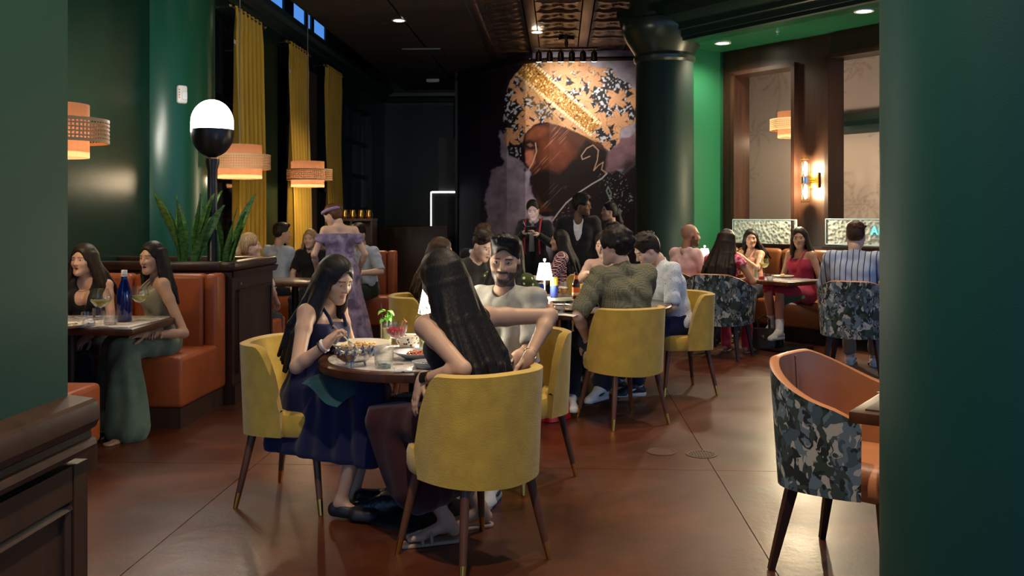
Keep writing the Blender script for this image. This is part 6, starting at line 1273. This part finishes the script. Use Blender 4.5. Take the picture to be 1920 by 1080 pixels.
# 2 woman with her back to us
b, J = person('woman seen from behind with waist-length black hair and black sleeveless top', -.185, 3.98, 44, seat=.46, s=.95, sex='f', lean=7, side=-3, tw=-14, head=(22, 6, -4), skin=(.44, .27, .18), hands=(at(792, 712, 3.86), at(990, 672, 3.98)), elbows=(at(868, 692, 3.74), at(1032, 592, 4.16)), hdir=(at(772, 765, 3.84), at(972, 712, 3.98)), palm=((.6, -.2, .3), (0, -1, 0)), curl=(.22, .45), knees=(at(728, 785, 4.12), at(772, 762, 4.42)), feet=(at(838, 975, 4.10), at(900, 950, 4.30)), extra={'toe0': at(768, 1000, 4.05), 'toe1': at(850, 985, 4.25)}, clothes=[dict(kind='top', m=C_BLACK, sleeve=0, neck='crew', infl=.008), dict(kind='trousers', m=C_MAROON, legs=.58, flare=.075, infl=.035, fold=.006, vfold=True)], shoes=dict(kind='sandal', m=mat('tan_sandal', srgb(150, 122, 104), rough=.5)),
    hair=dict(kind='long', m=BLK, length=.56, locks=34, spread=(-95, 95), toward=(.06, -.20), vol=.005, thick=1.12, jit=.012, tie=CHROME))
q_, u_ = bangle(J, 0, BLACK, .026, .012, .004, 1, 'watch_strap', True); mbw = MB().box((0, 0, 0), (.036, .012, .042), bev=.005); wo = obj('watch', mbw, BLACK, b); wo.location = Vector(J['wr0'] - u_ * .012) + Vector(L_(J, at(785, 690, 3.7)) - J['wr0']).normalized() * .032; bangle(J, 0, GOLD, .027, .045, .0022); bangle(J, 1, GOLD, .028, .03, .003)
# 3 bearded man
b, J = person('bearded man in a light grey t-shirt looking up from the round marble table', .0, 5.06, 140, seat=.46, s=.97, sex='m', lean=6, tw=8, head=(24, 0, -7), skin=(.48, .29, .19), beard=.9, brow=(.012, .009, .008), hair=dict(kind='fade', m=BLK, up_=.016, fine=.005), hands=(None, None), clothes=[dict(kind='shirt', m=C_GREY, sleeve=.8, infl=.011), dict(kind='trousers', m=C_JEAN, legs=.92, flare=.01)], feet=(at(925, 905, 4.72), at(880, 900, 4.85)), extra={'toe0': at(905, 925, 4.5), 'toe1': at(860, 910, 4.6)}, shoes=dict(m=SHW, sole=SOLE, swoosh=SHB), stout=.98, eyelook=(-18, -6), jaw=1.15)
# 4, 5 booth women
b, J = person('woman in a black plunging top with wavy dark hair in the booth', -2.98, 6.56, 182, seat=.455, s=.87, sex='f', lean=2, head=(-14, -2, 0), skin=(.55, .34, .25), open_=.7, hair=dict(kind='long', m=DKB, length=.24, thick=1.2, jit=.014, vol=.008, toward=(0, -.02)), hands=((-.12, .28, .62), (.12, .30, .62)), clothes=[dict(kind='top', m=C_BLACK, sleeve=0, neck='v', neck_deep=True), dict(kind='trousers', m=C_JEAN, legs=.9, flare=.03)], shoes=dict(kind='dress', m=SHB)); obj('necklace', MB().tube([Vector(J['Nk'] + J['fw'] * (.045 + .045 * math.cos(a)) + J['rt'] * .055 * math.sin(a) - J['up'] * (.01 + .03 * (1 + math.cos(a)))) for a in np.linspace(-2.2, 2.2, 15)], .0015, 5), GOLD, b)
b, J = person('woman in a sage halter top and wide trousers at the end of the booth', -2.44, 6.50, 122, seat=.465, s=.89, sex='f', lean=3, head=(36, 2, 0), skin=(.43, .26, .17), open_=.6, hair=dict(kind='long', m=BLK, length=.30, thick=1.1, spread=(-110, 110), toward=(0, -.03), jit=.008), hands=(at(272, 628, 6.10), at(290, 622, 6.2)), elbows=(at(345, 625, 6.30), at(322, 612, 6.74)), knees=(at(232, 652, 6.02), at(218, 648, 6.2)), feet=(at(240, 805, 5.98), at(212, 790, 6.15)), extra={'toe0': at(212, 820, 5.85), 'toe1': at(190, 800, 6.0)}, clothes=[dict(kind='top', m=C_SAGE, sleeve=0, neck='halter', top=.10, hem=-.02), dict(kind='trousers', m=C_SAGEP, legs=.97, flare=.075, infl=.020, fold=.006, vfold=True)], shoes=dict(kind='sandal', m=mat('tan_sandal')), lips=(.30, .10, .10))
for q in (-1, 1): obj('halter_strap', MB().tube([Vector(J['Cc'] + J['rt'] * q * .05 + J['fw'] * .115 + J['up'] * .07), Vector(J['Nk'] + J['rt'] * q * .045 + J['fw'] * .035), Vector(J['Nk'] + J['rt'] * q * .03 - J['fw'] * .05)], [.012, .008, .006], 8), C_SAGE, b)
# window booth group
person('blonde woman with a low ponytail and cream top, her back to the planter', -2.40, 8.42, -12, s=.90, sex='f', head=(-62, 0, 0), skin=S_PALE, hair=dict(kind='pony', m=BLD, length=.16, toward=(0, -.06), vol=.006), clothes=[dict(kind='shirt', m=C_CREAM, sleeve=.8), dict(kind='trousers', m=C_JEAN)], shoes=dict(m=SHW), brow=(.2, .13, .07))
person('dark-haired man in a pale grey shirt seen from behind by the second curtain', -2.78, 11.1, -35, s=.97, head=(-20, 0, 0), skin=S_MID, hair=dict(kind='fade', m=DKB), clothes=[dict(kind='shirt', m=C_PALEB, sleeve=.8, collar=True), dict(kind='trousers', m=C_JEAN)], shoes=dict(m=SHB))
person('fair woman partly hidden by the lilac dress', -2.36, 11.0, 178, s=.90, sex='f', head=(-8, 5, 0), skin=S_PALE, hair=dict(kind='long', m=BLD, length=.2), clothes=[dict(kind='shirt', m=C_BLACK), dict(kind='trousers', m=C_JEAN)], shoes=dict(m=SHB), brow=(.2, .13, .07))
person('man in a light blue polo leaning on the booth table', -1.72, 10.95, 142, s=.98, lean=6, head=(12, 4, 0), skin=S_PALE, beard=.35, hair=dict(kind='fade', m=DKB), hands=(at(678, 512, 10.5), at(660, 514, 10.6)), clothes=[dict(kind='shirt', m=C_PALEB, sleeve=.85, collar=True), dict(kind='trousers', m=fabric('olive_dark', srgb(44, 52, 38)))], shoes=dict(m=SHB))
b, J = person('woman standing in a long lilac off-shoulder dress with a headband', -1.74, 9.45, 22, seat=None, s=.92, sex='f', lean=4, head=(48, 26, 0), skin=S_PALE, hair=dict(kind='bun', m=RED), hands=((-.20, .16, .86), (.22, .14, .84)), shoes=dict(kind='flat', m=C_LILAC), stout=1.08)
sk = [cone(J['P0'], .15, V(.0, 0, .10), .27, .05), cone(J['P0'] + V(0, -.04, 0), .14, V(.06, -.06, .08), .27, .05)]
garment(b, J, J['pr'], J['vox'], .92, True, kind='dress', m=C_LILAC, neck='off', sleeve=(.42, .42), top=.085, add=sk, fold=.006, infl=.014, vfold=True)
hb = [Vector(J['Hc'] + J['Rh'] @ (V(.092 * math.cos(a), .108 * math.sin(a) - .014, .048 + .018 * math.sin(a)) * .9)) for a in np.linspace(0, 2 * math.pi, 29)]; obj('headband', MB().tube(hb, .017, 8), fabric('headband_lilac', srgb(150, 130, 170)), b)
# round table B
person('brown-haired diner in black half hidden behind the long-haired woman', -.66, 7.36, -78, s=.90, sex='f', lean=5, head=(0, 6, 0), skin=S_MID, hair=dict(kind='long', m=BRN, length=.3), clothes=[dict(kind='shirt', m=C_BLACK, sleeve=1.8), dict(kind='trousers', m=C_JEAN)], shoes=dict(m=SHB))
person('dark-haired man in a charcoal shirt looking down and talking', -.38, 8.19, -140, s=.97, lean=10, head=(8, 16, 0), skin=S_PALE, open_=.4, hair=dict(kind='fade', m=DKB), clothes=[dict(kind='shirt', m=fabric('charcoal', srgb(36, 34, 34)), sleeve=.8), dict(kind='trousers', m=C_JEAN)], shoes=dict(m=SHB), hands=((-.16, .36, .79), (.16, .36, .79)))
put(yc, -.33, 10.1, -20, 'mustard dining chair under the man with the white collar by the mural'); person('man seen from behind with brown hair and a white collar near the mural', -.33, 10.1, -20, s=.97, head=(-15, 0, 0), skin=S_MID, hair=dict(kind='short', m=BRN), clothes=[dict(kind='shirt', m=C_SUIT, sleeve=1.8), dict(kind='shirt', name='collar', m=C_WHITE, sleeve=0, hem=.40, collar=True, infl=.006), dict(kind='trousers', m=C_SUIT)], shoes=dict(kind='dress', m=SHB))
person('long-haired woman in a green polka dot top behind the bearded man', -.04, 6.46, -28, s=.93, sex='f', lean=3, head=(5, 4, 0), skin=S_BR, hair=dict(kind='long', m=BLK, length=.42, thick=1.3, spread=(-90, 90), toward=(0, -.12)), clothes=[dict(kind='shirt', m=C_POLKA, sleeve=.7), dict(kind='trousers', m=C_JEAN)], shoes=dict(m=SHB), hands=((-.16, .36, .79), (.16, .36, .79)))
b, J = person('woman with bare shoulders and black off-shoulder sleeves across the large round table', .84, 8.28, 160, s=.95, sex='f', lean=4, head=(0, 8, 0), skin=(.60, .40, .30), hair=dict(kind='pony', m=DKB, length=.2), clothes=[dict(kind='top', m=C_BLACK, sleeve=(.75, .75), neck='off', top=.055), dict(kind='trousers', m=C_JEAN)], shoes=dict(m=SHB), hands=(at(1135, 520, 7.9), at(1098, 514, 7.85)), hdir=(None, at(1112, 508, 7.75)), curl=(.5, .6))
b, J = person('man in an olive knit polo with curly dark hair, his back turned', .80, 6.52, 27, seat=.47, s=.99, lean=5, tw=-6, head=(48, 4, 0), skin=S_PALE, hair=dict(kind='curly', m=BLK), hands=(at(1103, 640, 6.66), (.16, .42, .80)), elbows=(at(1084, 592, 6.38), None), clothes=[dict(kind='shirt', m=C_OLIVE, sleeve=.85, collar=True, infl=.018, fold=.005), dict(kind='trousers', m=C_JEAN, legs=.88, flare=.012, infl=.014)], knees=(at(1075, 640, 6.86), at(1140, 640, 7.02)), feet=(at(1068, 742, 6.78), at(1128, 728, 6.92)), extra={'toe0': at(1080, 770, 6.5), 'toe1': at(1098, 752, 6.75)}, shoes=dict(m=SHW, sole=SOLE, swoosh=MARK, sock=SOCK), stout=1.05); glasses(J, .99, mat('brown_frame', srgb(70, 30, 20), rough=.3))
b, J = person('man in a pale speckled short-sleeved shirt smiling down at the table', 1.34, 7.58, 106, s=.99, lean=17, head=(-4, 16, 0), skin=S_PALE, hair=dict(kind='short', m=DKB, vol=.004), hands=((-.10, .36, .66), (.14, .40, .79)), clothes=[dict(kind='shirt', m=C_SPECK, sleeve=.85, collar=True, infl=.016), dict(kind='trousers', m=C_NAVY, legs=.9)], feet=(at(1195, 722, 7.25), at(1160, 712, 7.5)), extra={'toe0': at(1150, 735, 7.2), 'toe1': at(1130, 720, 7.45)}, shoes=dict(m=SHB, sole=SOLE, swoosh=SHW, sock=SOCK))
# standing staff by the mural
b, J = person('server in black with red braces and grey tie looking down at a tablet', .26, 10.9, 168, seat=None, s=.95, sex='f', head=(6, 20, 4), skin=(.62, .43, .36), hair=dict(kind='bun', m=BLK), hands=(at(1008, 440, 10.60), at(984, 436, 10.58)), hdir=(at(992, 432, 10.52), at(996, 430, 10.52)), curl=(.4, .5), clothes=[dict(kind='shirt', m=C_BLACK, sleeve=1.85, collar=True), dict(kind='trousers', m=C_BLACK)], shoes=dict(kind='dress', m=SHB))
BR = mat('red_brace', srgb(150, 24, 30), rough=.6)
for q in (-1, 1): obj('brace', MB().tube([Vector(J['P0'] + J['rt'] * q * .09 + J['fw'] * .135 + J['up'] * .1), Vector(J['Cc'] + J['rt'] * q * .085 + J['fw'] * .158), Vector(J['S'] + J['rt'] * q * .09 + J['fw'] * .075 + J['up'] * .045), Vector(J['S'] + J['rt'] * q * .09 - J['fw'] * .03 + J['up'] * .08)], .011, 6), BR, b)
obj('tie', MB().tube([Vector(J['Nk'] + J['fw'] * .075 - J['up'] * .01), Vector(J['Cc'] + J['fw'] * .165), Vector(J['P0'] + J['fw'] * .155 + J['up'] * .13)], [.014, .026, .034], 6), fabric('grey_tie', srgb(92, 92, 90)), b)
tp = at(995, 430, 10.52); t = thing('order_tablet', 'small dark tablet held up by the server in red braces', 'tablet', tp, PSI + .2); obj('tablet_case', MB().box((0, 0, 0), (.13, .02, .085), bev=.006, rot=Euler((.7, 0, 0)).to_matrix()), BLACK, t); obj('screen', MB().box((0, .010, .006), (.115, .004, .07), rot=Euler((.7, 0, 0)).to_matrix()), mat('tablet_screen', (.5, .6, .8), emit=(.8, .88, 1), es=2.5), t); obj('strap_tab', MB().tube([(-.06, 0, .02), (-.09, 0, .06), (-.085, .01, .10)], [.006, .018, .004], 5), BLACK, t); lamp('screen_light', 'POINT', (0, .08, .09), .25, (.85, .9, 1), .05, t)
b, J = person('man in a black blazer and open white shirt with glasses by the mural', .78, 10.95, 172, seat=None, s=.97, head=(72, 4, 0), skin=S_DK, hair=dict(kind='short', m=BLK, vol=.012), clothes=[dict(kind='shirt', name='white_shirt', m=C_WHITE, sleeve=0, neck='v', collar=True, infl=.010), dict(kind='shirt', name='blazer', m=C_SUIT, sleeve=1.85, neck='v', hem=-.25, infl=.024, neck_deep=True), dict(kind='trousers', m=C_SUIT)], shoes=dict(kind='dress', m=SHB), beard=.4); glasses(J, .97, SHB)
person('woman in black with sleek tied hair facing the man in the blazer', 1.22, 11.3, 98, seat=None, s=.93, sex='f', head=(5, 2, 0), skin=S_MID, hair=dict(kind='pony', m=BLK, length=.3, toward=(0, -.05)), clothes=[dict(kind='shirt', m=C_BLACK, sleeve=1.85), dict(kind='trousers', m=C_BLACK)], shoes=dict(kind='dress', m=SHB))
person('woman in a maroon plaid blouse with long dark hair seated before the server', .56, 10.1, 78, s=.91, sex='f', head=(8, 4, 0), skin=S_MID, hair=dict(kind='long', m=BLK, length=.34, toward=(0, -.10)), clothes=[dict(kind='shirt', m=C_PLAID, sleeve=.95, infl=.02), dict(kind='trousers', m=C_JEAN)], shoes=dict(m=SHB))
# banquette side
person('bald bearded man in a shell pink shirt', 1.88, 10.25, -62, s=.98, lean=4, head=(-22, 0, 0), skin=(.36, .19, .12), beard=.8, clothes=[dict(kind='shirt', m=C_PINK, sleeve=1.8, collar=True), dict(kind='trousers', m=C_JEAN)], shoes=dict(kind='dress', m=SHB))
person('woman in a pink floral sleeveless top with long dark hair, her back turned', 2.13, 9.45, -34, s=.94, sex='f', lean=6, head=(-8, 6, 0), skin=S_BR, hair=dict(kind='long', m=DKB, length=.40, thick=1.35, spread=(-90, 90), toward=(-.02, -.13)), clothes=[dict(kind='shirt', m=C_FLORAL, sleeve=.15), dict(kind='trousers', m=C_ROSE)], shoes=dict(kind='sandal', m=mat('tan_sandal')), hands=((-.14, .36, .80), (.2, .30, .78)))
person('woman in a nude top with dark hair facing out from the banquette', 2.86, 11.12, 128, s=.90, sex='f', lean=2, head=(42, 2, 0), skin=S_TAN, hair=dict(kind='long', m=BLK, length=.22), clothes=[dict(kind='top', m=C_NUDE, neck='strap', sleeve=0, straps=.008), dict(kind='trousers', m=C_JEAN)], shoes=dict(m=SHB), hands=((-.08, .30, .95), (.14, .34, .79)))
b, J = person('woman in a rose dress with long brown hair sitting cross-legged on the banquette', 3.24, 10.42, 128, s=.94, sex='f', lean=3, head=(26, 2, 0), skin=S_TAN, hair=dict(kind='long', m=DKB, length=.40, thick=1.15), hands=((-.28, .02, .50), (.06, .30, .62)), knees=(at(1462, 545, 10.0), at(1440, 540, 10.05)), feet=(at(1462, 622, 9.85), at(1448, 612, 10.1)), clothes=[dict(kind='dress', m=C_ROSE, neck='strap', sleeve=0, straps=.009)], shoes=dict(m=SHW, sole=SOLE, sock=SOCK))
a_, b_, c_, d4 = at(1462, 534, 9.98), at(1470, 580, 9.98), at(1510, 560, 10.15), at(1500, 537, 10.25)
tag(obj('napkin', MB().grid(nap, 12, 12), C_GREENN), 'green cloth napkin on the lap of the rose dress', 'napkin')
person('man in a blue striped shirt seen from behind at the banquette', 3.12, 8.52, -30, s=1.02, lean=4, head=(2, 4, 0), skin=S_PALE, hair=dict(kind='fade', m=BRN), clothes=[dict(kind='shirt', m=C_STRIPE, sleeve=1.3, collar=True, infl=.022), dict(kind='trousers', m=fabric('stone', srgb(120, 112, 104)), legs=.85)], shoes=dict(m=SHW, sole=SOLE, swoosh=SHB), stout=1.14, hands=((-.18, .40, .80), (.18, .40, .80)))
